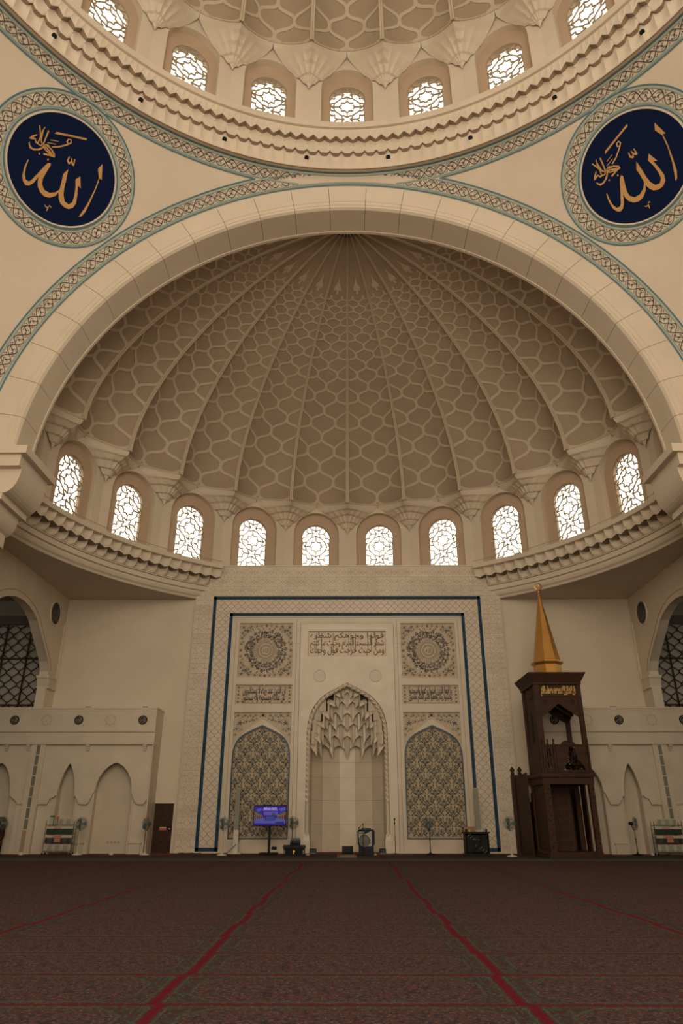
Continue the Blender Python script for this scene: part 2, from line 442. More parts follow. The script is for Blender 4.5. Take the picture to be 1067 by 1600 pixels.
# calligraphy roundels
GLY = {'alif': [(-1.187, 1.024), (-1.105, 0.777), (-1.263, 0.481), (-1.273, -0.006), (-1.23, -0.577), (-1.144, -1.049), (-1.108, -1.234), (-1.19, -1.172), (-1.266, -0.928), (-1.3, -0.386), (-1.312, 0.141), (-1.29, 0.498), (-1.38, 0.479)], 'lam1': [(-0.632, 0.169), (-0.519, -0.023), (-0.625, -0.299), (-0.693, -0.601), (-0.706, -0.863), (-0.608, -1.004), (-0.446, -0.969), (-0.326, -0.772), (-0.264, -0.519), (-0.223, -0.204), (-0.156, 0.164), (-0.055, -0.092), (-0.099, -0.329), (-0.135, -0.67), (-0.04, -0.848), (0.14, -0.981), (0.343, -0.985), (0.489, -0.835), (0.524, -0.619), (0.482, -0.307), (0.445, -0.046), (0.478, 0.018), (0.562, -0.035), (0.642, -0.242), (0.723, -0.506), (0.801, -0.72), (0.871, -0.929), (0.94, -1.01), (1.055, -0.997), (1.149, -0.821), (1.183, -0.562), (1.185, -0.306), (1.218, -0.313), (1.237, -0.619), (1.193, -0.943), (1.099, -1.118), (0.985, -1.189), (0.87, -1.141), (0.759, -0.955), (0.674, -0.641), (0.66, -0.798), (0.589, -0.992), (0.444, -1.142), (0.265, -1.201), (0.081, -1.143), (-0.084, -0.967), (-0.142, -0.787), (-0.219, -0.983), (-0.323, -1.115), (-0.489, -1.187), (-0.668, -1.165), (-0.804, -1.026), (-0.841, -0.807), (-0.774, -0.503), (-0.679, -0.169), (-0.806, -0.229)], 'shad': [(-0.008, 0.598), (0.002, 0.424), (-0.088, 0.337), (-0.143, 0.363), (-0.155, 0.451), (-0.223, 0.374), (-0.291, 0.378), (-0.282, 0.484), (-0.248, 0.64), (-0.211, 0.616), (-0.245, 0.46), (-0.185, 0.494), (-0.139, 0.609), (-0.109, 0.59), (-0.132, 0.485), (-0.103, 0.418), (-0.053, 0.45), (-0.046, 0.608)], 'vee': [(0.172, -1.458), (0.098, -1.535), (0.038, -1.538), (0.022, -1.659), (-0.005, -1.634), (-0.007, -1.448), (-0.045, -1.426), (-0.093, -1.47), (-0.075, -1.408), (-0.009, -1.389), (0.023, -1.491), (0.079, -1.5)], 'bar': [(0.722, 1.035), (0.68, 1.137), (-0.357, 1.55), (-0.337, 1.461), (0.179, 1.26)], 'st1': [(0.77, 0.77), (0.502, 0.885), (0.505, 0.859), (0.765, 0.746)], 'st2': [(0.827, 0.626), (0.545, 0.74), (0.548, 0.714), (0.82, 0.598)], 'lam2': [(1.079, 1.062), (1.089, 0.917), (1.024, 0.52), (1.056, 0.523), (1.117, 0.875), (1.114, 1.025)], 'ha': [(1.437, 0.386), (1.381, 0.525), (1.241, 0.678), (1.237, 0.611), (1.329, 0.504), (1.241, 0.507), (1.28, 0.435), (1.366, 0.396)], 'sweep': [(1.399, 0.227), (1.378, 0.287), (1.318, 0.188), (1.212, 0.142), (1.078, 0.197), (0.952, 0.335), (0.88, 0.498), (0.866, 0.367), (0.988, 0.195), (1.148, 0.09), (1.301, 0.084)], 'dot1': [(0.97, 0.089), (0.943, 0.135), (0.908, 0.102), (0.935, 0.056)], 'dot2': [(0.634, 0.07), (0.61, 0.124), (0.57, 0.102), (0.592, 0.041)]}
STROKES = [([(.62,.56),(.42,.69),(.25,.865),(.15,.98),(.09,1.07),(.14,1.16),(.22,1.12),(.235,1.02),(.15,.97)], .05),
    ([(.44,.28),(.62,.36),(.82,.44),(.74,.5),(.6,.46),(.46,.36),(.44,.28),(.62,.30),(.8,.34),(.88,.45),(.82,.52),(.72,.53)], .055),
    ([(.8,.17),(.6,.25),(.42,.31)], .06),
    ([(.925,1.0),(.92,.75),(.92,.5),(.98,.37),(1.1,.38),(1.2,.42)], .05),
    ([(1.255,.97),(1.17,.82),(1.08,.62),(.98,.47)], .045), ([(1.24,.5),(1.16,.37),(1.1,.40),(1.09,.6),(1.1,.9)], .045)]
def roundel(sx):
    ax = DAX[sx]; e1, e2 = frame(ax)
    root = thing('calligraphy_roundel', 'large navy calligraphy roundel with gold script on the pendentive ' +
                 ('above the wooden pulpit' if sx > 0 else 'above the rack with the green box'), 'roundel', group='calligraphy roundels under the dome')
    root['label'] = 'large navy roundel with gold script on the pendentive ' + ('nearer the pulpit' if sx > 0 else 'nearer the television')
    def P(u, v, d):       # u to viewer's right, v up, metres on the sphere
        return sph(ax*RSP + e1*u + e2*v, d)
    def disc(r0, r1, d, m, nm, n=72):
        mb = MB(); r0 = RSP*math.tan(radians(r0)); r1 = RSP*math.tan(radians(r1))
        rows = []
        for q in range(4):
            r = r0+(r1-r0)*q/3; rows.append([P(r*cos(2*pi*k/n), r*sin(2*pi*k/n), d) for k in range(n)])
        mb.grid(rows, True); 
        return mb.build(nm, m, root)
    disc(0.001, 5.9, .05, navy, 'disc')
    mb = MB(); n = 72
    for a, b, da, db in ((5.85, 5.9, .02, .08), (5.9, 6.06, .08, .08), (6.06, 6.12, .08, .0)):
        ra = RSP*math.tan(radians(a)); rb = RSP*math.tan(radians(b))
        mb.grid([[P(ra*cos(2*pi*k/n), ra*sin(2*pi*k/n), da) for k in range(n)], [P(rb*cos(2*pi*k/n), rb*sin(2*pi*k/n), db) for k in range(n)]], True)
    mb.build('rim', plaster, root)
    def dk(p, side):
        if side == 1: return ang(p, EZ) > ROUT-.35 and ang(p, YAX) > AOUT-.35
        return True
    band(root, ax, 6.14, DOUT, dk, 0, 2*pi, 0, 34, True, 0)
    for nm, pts in GLY.items():
        mb = MB(); q = [(-u*.985, v*.985) for u, v in pts]
        tr = tessellate_polygon([[Vector((u, v, 0)) for u, v in q]]); n = len(q)
        mb.add([P(u, v, .085) for u, v in q], tr)
        mb.add([P(u, v, .085) for u, v in q]+[P(u, v, .05) for u, v in q], [(i, (i+1) % n, (i+1) % n+n, i+n) for i in range(n)])
        mb.build('letter', gold, root)
    for pts, w in STROKES:
        MB().strip([(-u, v) for u, v in pts], P, w, .08).build('letter', gold, root)
roundel(-1); roundel(1)

# great arch ring of voussoirs
def arch_prof(r0=11.735, r1=12.93, y0=21.29, y1=22.63):
    return [(r0,y0+.16),(r0,y1),(r1,y1),(r1,y0),(r0+.34,y0),(r0+.32,y0+.03),(r0+.17,y0+.03),(r0+.15,y0+.06),(r0+.06,y0+.06)]
def arc_solid(mb, prof, a0, a1, n, xf=lambda x,y,z:(x,y,z)):
    rows = []
    for i in range(n+1):
        a = a0+(a1-a0)*i/n; rows.append([xf(r*sin(a), y, ZC+r*cos(a)) for r, y in prof])
    mb.grid(rows, True); k = len(prof)
    mb.add(rows[0], [tuple(range(k-1,-1,-1))]); mb.add(rows[-1], [tuple(range(k))])
arch = struct('trim_4', 'great stone arch of pale voussoirs opening to the half dome')
NV = 25; da = radians(178)/NV
for i in range(NV):
    a = -radians(89)+da*(i+.5); mb = MB()
    arc_solid(mb, arch_prof(), -da/2+.0007, da/2-.0007, 4)
    if i == 0: mev = None
    o = mb.build('voussoir', plaster, arch) if i == 0 else link('voussoir', me_v, arch)
    if i == 0: me_v = o.data
    # rotate about the arch axis
    M = Matrix.Translation((0,0,ZC)) @ Matrix.Rotation(a, 4, 'Y') @ Matrix.Translation((0,0,-ZC))
    o.matrix_local = M
mb = MB(); arc_solid(mb, [(11.78,21.4),(11.78,22.6),(12.9,22.6),(12.9,21.4)], -pi/2, pi/2, 48); mb.build('joint_bed', joint, arch)
mb = MB(); arc_solid(mb, [(11.70,22.58),(11.70,22.70),(11.9,22.70),(11.9,22.58)], -pi/2, pi/2, 60); mb.build('edge_fillet', plaster, arch)
for sx in (-1, 1):
    sr = struct('trim_5', 'plain side arch ring at the edge of the dome, ' + ('pulpit side' if sx > 0 else 'bookrack side'))
    mb = MB(); arc_solid(mb, arch_prof(), -pi/2, pi/2, 48, lambda x,y,z: (sx*(y-YM), YM+x, z)); mb.build('arch_ring', plaster, sr)
    MB().box(min(sx*15.0, sx*15.3), max(sx*15.0, sx*15.3), -7.5, 22.6, 11.5, 27).build('infill', plaster, sr)
rr = struct('wall_rear', 'plain rear wall of the hall behind the viewer')
mb = MB(); arc_solid(mb, arch_prof(), -pi/2, pi/2, 40, lambda x,y,z: (-x, YM-(y-YM), z)); mb.build('arch_ring', plaster, rr)
MB().box(-16, 16, -7.7, -7.4, 0, 27).build('infill', plaster, rr)
# the back of the arch above the half dome
mb = MB(); rows = []
for i in range(49):
    a = -pi/2+pi*i/48; rows.append([(r*sin(a), 22.72, ZC+r*cos(a)) for r in (11.8, 17)])
mb.grid(rows); mb.build('arch_back', plaster2, arch)

# ---------------------------------------------------------------- cornices
def cell(pitch, rows, n=8):
    """one scallop of a cornice, in axis coordinates centred on +Y; rows: list of functions s -> list of (r, z)"""
    mb = MB(); cols = []
    for i in range(n+1):
        s = -.5+i/n; a = s*pitch; cols.append([(r*sin(a), r*cos(a), z) for r, z in rows(s)])
    mb.grid(cols); rr = [p[0] for p in rows(0)]; zz = [p[1] for p in rows(0)]
    for f in range(len(mb.f)):
        j = f % (len(rr)-1)
        if abs(zz[j]-zz[j+1]) < 1e-6: mb.m[f] = 1
    return mb
def main_rows(s):
    q = abs(s)*2                      # 0 centre .. 1 boundary
    A = 26.74 + (.16*max(0, (q-.5)/.5)); B = 27.46-.26*q
    c = cos(pi*s)
    return [(13.06,26.07),(13.03,26.09),(12.99+.05*c,26.2),(12.95+.09*c,26.5),(12.93+.07*c,A-.02),(12.93+.07*c,A),(12.84-.02*c,A),(12.83-.02*c,A+.03),
            (12.79+.03*c,A+.2),(12.75+.07*c,B-.10),(12.73+.08*c,B-.015),(12.73+.08*c,B),(12.58,B),(12.57,B+.03),(12.53+.03*sin(pi*q),27.6),(12.50,27.76)]
def half_rows(s):
    q = abs(s)*2; c = cos(pi*s)
    A = 13.12-.12*(1-q)
    return [(13.70,12.67),(13.63+.03*(1-q*q),12.70),(13.50+.17*(1-q*q),12.80),(13.40+.27*(1-q**3),12.94),(13.36+.30*(1-q**3),A-.015),(13.36+.30*(1-q**3),A),(13.24-.02*c,A),(13.25-.02*c,A+.03),
            (13.19+.08*(1-q*q),A+.14),(13.14+.17*(1-q*q),13.40),(13.12+.19*(1-q**3),13.50),(13.10,13.54)]
cor = struct('cornice_ring', 'deep scalloped cornice ring of three tiers under the dome windows')
p = radians(15/7)
me_s = None
for k in range(168):
    a = k*p
    aa = (a+pi) % (2*pi)-pi
    if abs(aa) > radians(78): continue
    if me_s is None: o = cell(p, main_rows).build('scallop', [plaster, carve], cor, (0,YM,0), -aa, smooth=False); me_s = o.data
    else: link('scallop', me_s, cor, (0,YM,0), -aa)
mb = MB().lathe([(13.05,26.02),(12.9,26.6),(12.65,26.8),(12.5,27.4),(12.4,27.74)], 80, (0,YM), a0=radians(90+78), a1=radians(90-78+360)); mb.build('plain_run', plaster, cor)
mb = MB().lathe([(13.34,26.2),(13.2,26.1),(13.05,26.07)], 120, (0,YM)); mb.build('fascia', plaster, cor)
mb = MB().lathe([(13.33,26.24),(13.2,26.16),(13.06,26.12)], 120, (0,YM)); mb.build('bed_mould', plaster, cor)
mb = MB().lathe([(12.62,27.74),(12.40,27.74),(12.37,27.78),(12.37,28.03),(12.41,28.08),(12.75,28.08)], 144, (0,YM)); mb.build('rail', plaster, cor)
mb = MB().lathe([(13.075,26.062),(13.05,26.062),(13.045,26.085)], 120, (0,YM)); mb.build('line', carve2, cor)
for k in range(-5, 5):
    a = radians(15*k+7.5)
    t = thing('downlight', 'small black downlight on the dome cornice, number %d counted from the niche centre line towards the %s' % (abs(k)+1 if k < 0 else k+1, 'bookrack' if k < 0 else 'pulpit'), 'downlight', group='black downlights along the dome cornice')
    t['label'] = 'black downlight set in the dome cornice, %s from the centre on the %s side' % (['first','second','third','fourth','fifth'][(-k-1) if k < 0 else k], 'television' if k < 0 else 'pulpit')
    t.location = (0,YM,0); t.rotation_euler = (0,0,-a)
    mb = MB(); mb.lathe([(.001,-.03),(.075,-.03),(.09,-.02),(.09,.25)], 14, (0,0), 'y'); mb.build('housing', black, t, (0,12.93,26.52))

hc = struct('cornice_gallery', 'scalloped gallery cornice of the half dome either side of the niche wall')
p2 = radians(2.5); me_h = None
for sx in (-1, 1):
    for k in range(24):
        a = sx*(radians(30.3)+p2*(k+.5))
        if abs(a) > radians(88): continue
        if me_h is None: o = cell(p2, half_rows).build('scallop', [plaster, carve2], hc, (0,YS,0), -a); me_h = o.data
        else: link('scallop', me_h, hc, (0,YS,0), -a)
    A0, A1 = (radians(90-90), radians(90-30.3)) if sx > 0 else (radians(90+30.3), radians(180))
    nm = 60
    for prof, name in (([(13.15,13.52),(13.06,13.52),(13.05,13.56),(13.05,13.73),(13.09,13.77),(13.9,13.77)], 'rail'),
                       ([(14.0,11.95),(13.99,12.03),(13.93,12.06),(13.86,12.12),(13.81,12.22),(13.79,12.33),(13.76,12.34),(13.70,12.36),(13.69,12.6),(13.66,12.63),(13.66,12.67),(13.75,12.67)], 'lower_moulding')):
        MB().lathe(prof, nm, (0,YS), a0=A0, a1=A1).build(name, plaster, hc, smooth=False)
    MB().lathe([(13.99,11.96),(13.78,12.4),(13.78,13.77)], nm, (0,YS), a0=A0, a1=A1).build('backing', plaster, hc)  # unseen backing added to stop sky light leaking through the scallops
    for prof in ([(13.665,12.60),(13.655,12.615),(13.665,12.63)],): MB().lathe(prof, nm, (0,YS), a0=A0, a1=A1).build('shadow_line', carve2, hc)
    # safety wire along the rail
    pts = [(13.3*sin(sx*radians(30+i*55/24)), YS+13.3*cos(radians(30+i*55/24)), 14.0) for i in range(25)]
    MB().tube(pts, .012, 5).build('safety_wire', carve, hc)
    sol = struct('ceiling_soffit', 'flat plaster soffit under the gallery corner, ' + ('above the pulpit' if sx > 0 else 'above the door'))
    mb = MB(); rows = []
    for i in range(37):
        x = 6.5+(14.6-6.5)*i/36; q = max(22.72, YS+sqrt(max(0, 14.0**2-x*x))) if x < 14.0 else 22.72
        rows.append([(sx*x, q, 11.95), (sx*x, 35.3, 11.95)])
    mb.grid(rows); mb.build('soffit', plaster2, sol)

# ---------------------------------------------------------------- drums: walls, windows, corbels, gores
def horseshoe(w, z0, zn, rc, zc):
    s = sqrt(rc*rc-(zc-zn)**2); a0 = atan2(zn-zc, s); pts = [(-w,z0),(w,z0),(w,zn),(s,zn)]
    for i in range(1, 24): a = a0+(pi-2*a0)*i/24; pts.append((rc*cos(a), zc+rc*sin(a)))
    return pts+[(-s,zn),(-w,zn)]
def stadium(w, z0, zc):
    return [(-w,z0),(w,z0)]+[(w*cos(pi*i/20), zc+w*sin(pi*i/20)) for i in range(21)]
def inside(p, poly):
    x, y = p; r = False; n = len(poly)
    for i in range(n):
        x1, y1 = poly[i]; x2, y2 = poly[(i+1) % n]
        if (y1 > y) != (y2 > y) and x < (x2-x1)*(y-y1)/(y2-y1)+x1: r = not r
    return r
def star_paths(w, z0, z1, b):
    """eight pointed stars linked by bowties: polylines over a window"""
    out = []
    for i in range(-2, 3):
        for j in range(-1, int((z1-z0)/b)+2):
            cx, cz = i*b, z0+j*b+.2
            if (i+j) % 2 == 0:
                st = []
                for k in range(17):
                    r = .47*b if k % 2 == 0 else .34*b
                    st.append((cx+r*cos(k*pi/8), cz+r*sin(k*pi/8)))
                out.append(st)
            else:
                q = .36*b
                st = []
                for k in range(25):
                    a = k*pi/12; r = q*(.80+.34*cos(4*a)); st.append((cx+r*cos(a+pi/4), cz+r*sin(a+pi/4)))
                out.append(st)
                for k in range(4):
                    a = k*pi/2+pi/4; out.append([(cx+q*1.1*cos(a), cz+q*1.1*sin(a)), (cx+.70*b*cos(a), cz+.70*b*sin(a))])
                for k in range(4):
                    a = k*pi/2; out.append([(cx+q*.46*cos(a), cz+q*.46*sin(a)), (cx+.54*b*cos(a), cz+.54*b*sin(a))])
    return out
WIN = [0]
def make_drum(R, zb, zt, gl, rec, yc, ks, allk, name, label, half, rec_depth=.30):
    """polygonal drum; ks: window positions in steps of 15 degrees that are built in full"""
    root = struct(name, label)
    P = R*math.tan(radians(7.5)); fn = lambda u, v, d: (u, R+d, v)
    mb = MB().plate([(-P,zb),(P,zb),(P,zt),(-P,zt)], [rec], fn, 0, rec_depth)
    me_w = None
    glo = gl
    # window parts
    frame_m = MB().plate(rec, [gl], fn, rec_depth, rec_depth+.28)
    lat = MB(); zz0 = min(v for u, v in gl); zz1 = max(v for u, v in gl); wdt = max(u for u, v in gl)
    for path in star_paths(wdt, zz0, zz1, .79):
        cur = []; fine = []
        for i in range(len(path)-1):
            m = 3
            for q in range(m): fine.append((path[i][0]+(path[i+1][0]-path[i][0])*q/m, path[i][1]+(path[i+1][1]-path[i][1])*q/m))
        fine.append(path[-1])
        for pt in fine:
            if inside(pt, gl): cur.append(pt)
            else:
                if len(cur) > 1: lat.strip(cur, fn, .044, rec_depth+.06, th=.05)
                cur = []
        if len(cur) > 1: lat.strip(cur, fn, .044, rec_depth+.06, th=.05)
    lat.strip([(u*.985, v) for u, v in gl], fn, .05, rec_depth+.05, closed=True, th=.06)
    pane = MB().plate(gl, [], fn, rec_depth+.2)
    ml = None
    for k in allk:
        a = k*pi/12
        if me_w is None: o = mb.build('drum_panel', plaster, root, (0,yc,0), -a); me_w = o.data
        else: o = link('drum_panel', me_w, root, (0,yc,0), -a)
    wl = []
    for k in ks:
        a = k*pi/12; WIN[0] += 1
        side = 'television' if k < 0 else 'pulpit'
        n = ['first','second','third','fourth','fifth','sixth'][int(abs(k)-.5) if half else max(0, int(abs(k))-1)]
        lb = ('half dome window with star lattice, %s from the centre on the %s side' % (n, side)) if half else \
             (('dome window with star lattice, %s from the centre on the %s side' % (n, side)) if k else 'central dome window with star lattice on the axis of the niche')
        w = struct('window_%d' % WIN[0], lb, (0,yc,0)); w.rotation_euler = (0,0,-a); w['group'] = 'arched windows of the ' + ('half dome' if half else 'main dome')
        if ml is None:
            ml = [frame_m.build('window_surround', pink, w).data, lat.build('star_lattice', latm, w).data, pane.build('pane', glass, w).data]
            wl = ['window_surround','star_lattice','pane']
        else:
            for nm, me in zip(wl, ml): link(nm, me, w)
    return root
gl_half = horseshoe(.79, 13.95, 15.85, .82, 16.21)
rec_half = stadium(1.28, 13.95, 16.38)
dh = make_drum(13.57, 13.3, 18.22, gl_half, rec_half, YS, [k+.5 for k in range(-6, 6)], [k+.5 for k in range(-6, 6)], 'wall_half_drum', 'curved plaster drum wall with ten arched windows below the half dome', True)
gl_main = horseshoe(.76, 28.15, 29.95, .79, 30.32)
rec_main = stadium(1.12, 28.15, 30.72)
dm = make_drum(12.7, 27.9, 32.95, gl_main, rec_main, YM, list(range(-4, 5)), list(range(24)), 'wall_main_drum', 'round plaster drum wall with arched windows below the main dome', False)
for sx in (-1, 1):
    MB().box(min(sx*13.57,sx*13.7), max(sx*13.57,sx*13.7), 22.6, 23.5, 11.9, 18.1).build('drum_end', plaster, dh)
WR = 2/1.8
def rib_rz(Rb, zb, H, t):
    a = t*pi/2; return Rb*max(cos(a),1e-6)**WR, zb+H*sin(a)**WR
def make_gores(Rb, zb, H, Rd, zcove, yc, angs, ribangs, root, half, bulge, dz):
    ns, nt = 10, 30; da = radians(15)
    def surf(s, t, off=0):
        r, z = rib_rz(Rb, zb, H, t); k_ = 1-4*s*s; r = r*(1+(.035+(bulge-.035)*exp(-5*t))*k_) - off*cos(t*pi/2); z = z-off*sin(t*pi/2)+dz*k_*exp(-6*t)
        a = s*da; return (r*sin(a), r*cos(a), z)
    g = MB().grid([[surf(-.5+i/ns, (j/nt)**1.15*.985) for i in range(ns+1)] for j in range(nt+1)])
    # arc length parametrisation for the lattice rows
    T = [i/400*.985 for i in range(401)]; rho = [0.]
    for i in range(1, 401):
        r0, z0 = rib_rz(Rb, zb, H, T[i-1]); r1, z1 = rib_rz(Rb, zb, H, T[i]); rho.append(rho[-1]+hypot(r1-r0, z1-z0)/(.076*max(r1, .8)))
    def t_of(q):
        for i in range(1, 401):
            if rho[i] >= q: return T[i-1]+(T[i]-T[i-1])*(q-rho[i-1])/(rho[i]-rho[i-1])
        return T[-1]
    lat = MB(); qmax = min(rho[-1], 20)
    N = int((qmax-.05)*9)
    ts = [t_of(.05+i/9) for i in range(N)]
    for k in (-2, -1, 0, 1):
        L = []; R = []
        for i in range(N):
            q = .05+i/9; c = cos(pi*(q+.5)); f = math.tanh(1.5*c)/math.tanh(1.5)*.99
            s = .25*(k+.5)+(-1)**k*.125*f
            L.append((s, ts[i]))
        # ribbon in (s,t) with metric width
        rows = []
        for i in range(N):
            a = L[max(0,i-1)]; b = L[min(N-1,i+1)]; t = L[i][1]; r, _ = rib_rz(Rb, zb, H, t)
            pa = surf(a[0], a[1]); pb = surf(b[0], b[1])
            r0 = .262*r; ds = (b[0]-a[0])*r0; dl = sqrt(sum((x-y)**2 for x, y in zip(pa, pb))); dv = sqrt(max(1e-9, dl*dl-ds*ds))
            l = hypot(ds, dv) or 1; w = .075*(.35+.65*r/Rb)
            ox, oy = dv/l*w, -ds/l*w
            pc = Vector(surf(L[i][0], t, .035)); e = 1e-3
            tu = (Vector(surf(L[i][0]+e, t, .035))-pc).normalized(); tv = (Vector(surf(L[i][0], min(t+e, .99), .035))-pc).normalized()
            rows.append([tuple(pc+tu*ox+tv*oy), tuple(pc-tu*ox-tv*oy)])
        lat.grid(rows)
    # small spade finial where the lattice ends
    if half:
        sp_ = [(0,1.0),(.10,.55),(.30,.25),(.26,.05),(.08,.12),(.10,-.12),(-.10,-.12),(-.08,.12),(-.26,.05),(-.30,.25),(-.10,.55)]
        tq = t_of(20.6); r_, _ = rib_rz(Rb, zb, H, tq); tr = tessellate_polygon([[Vector((u, v, 0)) for u, v in sp_]])
        lat.add([surf(u*.62/(.262*r_), min(.98, tq+v*.62/12.5), .04) for u, v in sp_], tr)
    # border along the foot
    lat.grid([[surf(-.5+i/12, .0, .03) for i in range(13)], [surf(-.5+i/12, .012, .03) for i in range(13)]])
    rb = MB(); rows = []
    for j in range(nt+1):
        t = (j/nt)**1.15*.985; r, z = rib_rz(Rb, zb, H, t); w = .10*(.3+.7*r/Rb)
        n = (cos(t*pi/2), sin(t*pi/2)); o = .09
        rows.append([(-w, r, z), (-w*.8, r-o*n[0], z-o*n[1]), (-w*.25, r-o*n[0], z-o*n[1]), (0, r-o*.6*n[0], z-o*.6*n[1]), (w*.25, r-o*n[0], z-o*n[1]), (w*.8, r-o*n[0], z-o*n[1]), (w, r, z)])
    rb.grid(rows)
    # corbel
    Pd = Rd*math.tan(radians(7.5)); D = Rd-Rb
    cv = MB().grid([[surf(-.5+i/12, 0) for i in range(13)], [((-1+i/6)*Pd*1.01, Rd+.03, zb+dz+.1) for i in range(13)]])
    cb = MB(); prof = [(0,1,0,1.0),(-.10,.97,.04,.9),(-.22,.80,.16,.5),(-.24,.70,.30,.3),(-.38,.56,.42,.1),(-.40,.47,.52,0),(-.55,.40,.60,0),(-.70,.34,.68,0),(-.72,.25,.77,0),(-.86,.19,.83,0),(-.98,.15,.88,0),(-1.0,.09,.93,0),(-1.12,.045,.96,0),(-1.3,.006,1.0,0)]
    rows = []
    for z, w, d, bl_ in prof:
        row = []
        for i in range(49):
            x_ = -1+i/24; ax_ = abs(x_); W_ = w*Pd
            lob = 1-.16*abs(sin(3.5*pi*x_))*(1-bl_) if w > .07 else 1
            g_ = D-Rb*bulge*(2*ax_-ax_*ax_); zg = dz*(2*ax_-ax_*ax_)
            dep = (1-bl_)*D*(1-d)*(1-ax_**1.6)*lob + bl_*g_
            if bl_ == 1.0:
                a_ = x_*radians(7.5); r_ = Rb*(1+bulge*(2*ax_-ax_*ax_))-.01; row.append((r_*sin(a_), r_*cos(a_), zb+zg))
            else: row.append((x_*W_, Rd-dep+.005, zb+z+bl_*zg))
        rows.append(row)
    rows.insert(0, [(x*1.01, y*1.01, z+.25) for x, y, z in rows[0]])
    cb.grid(rows)
    ms = None
    for a in angs:
        aa = radians(a)
        if ms is None:
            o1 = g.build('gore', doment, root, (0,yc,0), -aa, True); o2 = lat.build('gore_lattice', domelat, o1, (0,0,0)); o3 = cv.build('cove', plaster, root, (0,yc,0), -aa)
            ms = (o1.data, o2.data, o3.data)
        else:
            o1 = link('gore', ms[0], root, (0,yc,0), -aa); link('gore_lattice', ms[1], o1); link('cove', ms[2], root, (0,yc,0), -aa)
    ms = None
    for a in ribangs:
        aa = radians(a)
        if ms is None:
            o1 = rb.build('rib', domelat, root, (0,yc,0), -aa); o2 = cb.build('corbel', plaster, root, (0,yc,0), -aa); ms = (o1.data, o2.data)
        else: link('rib', ms[0], root, (0,yc,0), -aa); link('corbel', ms[1], root, (0,yc,0), -aa)
hd = struct('ceiling', 'fluted half dome with lattice gores behind the great arch')
make_gores(12.2, 17.7, 8.25, 13.57, 18.03, YS, [15*k+7.5 for k in range(-6, 6)], [15*k for k in range(-5, 6)], hd, True, .10, .37)
mb = MB().lathe([(.001,25.9),(.5,25.92),(.62,25.88),(.62,25.8)], 24, (0,YS)); mb.build('apex_boss', joint, hd)
md = struct('ceiling', 'main dome of lattice gores above the ring of windows')
make_gores(11.5, 31.75, 8.6, 12.7, 32.35, YM, [15*k for k in range(24)], [15*k+7.5 for k in range(24)], md, False, .085, .97)

# ================================================================= NICHE WALL
XC = -.05
def RC(a, b, c, d): return [(a,b),(c,b),(c,d),(a,d)]
wb = struct('wall_back', 'pale marble niche wall with blue mosaic frames and carved panels')
F35 = FXZ(35.0)
def arch_pts(half, cx):
    """mirror a right half outline [(dx, z) from apex down]"""
    r = [(cx+x, z) for x, z in half]; l = [(cx-x, z) for x, z in reversed(half[1:])]
    return l+r
niche_half = [(0,7.62),(.3,7.47),(.62,7.31),(.92,7.15),(1.18,6.98),(1.40,6.77),(1.58,6.54),(1.72,6.30),(1.83,6.02),(1.91,5.68),(1.95,5.3),(1.96,4.9),(1.96,2.5),(1.96,0)]
panel_half = [(0,5.56),(.22,5.46),(.46,5.35),(.70,5.24),(.92,5.12),(1.10,4.97),(1.23,4.79),(1.31,4.6),(1.36,4.38),(1.375,4.1),(1.375,2.5),(1.375,.6)]
niche = arch_pts(niche_half, XC)
XA = {-1: -4.16, 1: 4.06}
MED = {-1: (-5.54,-2.80,7.87,10.64), 1: (2.68,5.46,7.85,10.63)}
INS = {-1: (-5.56,-2.77,6.58,7.52), 1: (2.68,5.45,6.58,7.50)}
SPA = {-1: (-5.56,-2.77), 1: (2.68,5.44)}
holes = [niche]
spandrels = {}
for sx in (-1, 1):
    holes.append(RC(MED[sx][0],MED[sx][2],MED[sx][1],MED[sx][3])); holes.append(RC(INS[sx][0],INS[sx][2],INS[sx][1],INS[sx][3]))
    holes.append(arch_pts(panel_half, XA[sx]))
    x0, x1 = SPA[sx]; c = XA[sx]; w = (x1-x0)/2
    sp = [(x0,6.2),(x0,4.62),(c-w*.9,4.85),(c-w*.74,5.12),(c-w*.5,5.42),(c-w*.25,5.66),(c,5.88),(c+w*.25,5.66),(c+w*.5,5.42),(c+w*.74,5.12),(c+w*.9,4.85),(x1,4.62),(x1,6.2)]
    spandrels[sx] = sp; holes.append(sp)
CIN = (-2.02,1.92,8.94,10.22); holes.append(RC(CIN[0],CIN[2],CIN[1],CIN[3]))
mb = MB().plate([(-5.93,0),(5.85,0),(5.85,10.97),(-5.93,10.97)], holes, F35, .04, .16); mb.build('field', stone2, wb)
MB().plate(RC(-8,0,8,13.7), [niche], F35, .17).build('backing', stone2, wb)
MB().box(-7.9,-5.93,35.02,35.16,0,13.76).box(5.85,7.9,35.02,35.16,0,13.76).box(-5.93,5.85,35.02,35.16,10.97,13.76).build('core', stone, wb)
MB().box(-7.93,-7.895,34.995,35.25,0,11.95).box(7.895,7.93,34.995,35.25,0,11.95).box(-6.6,6.6,34.99,36.9,13.70,13.77).build('edge', stone, wb)
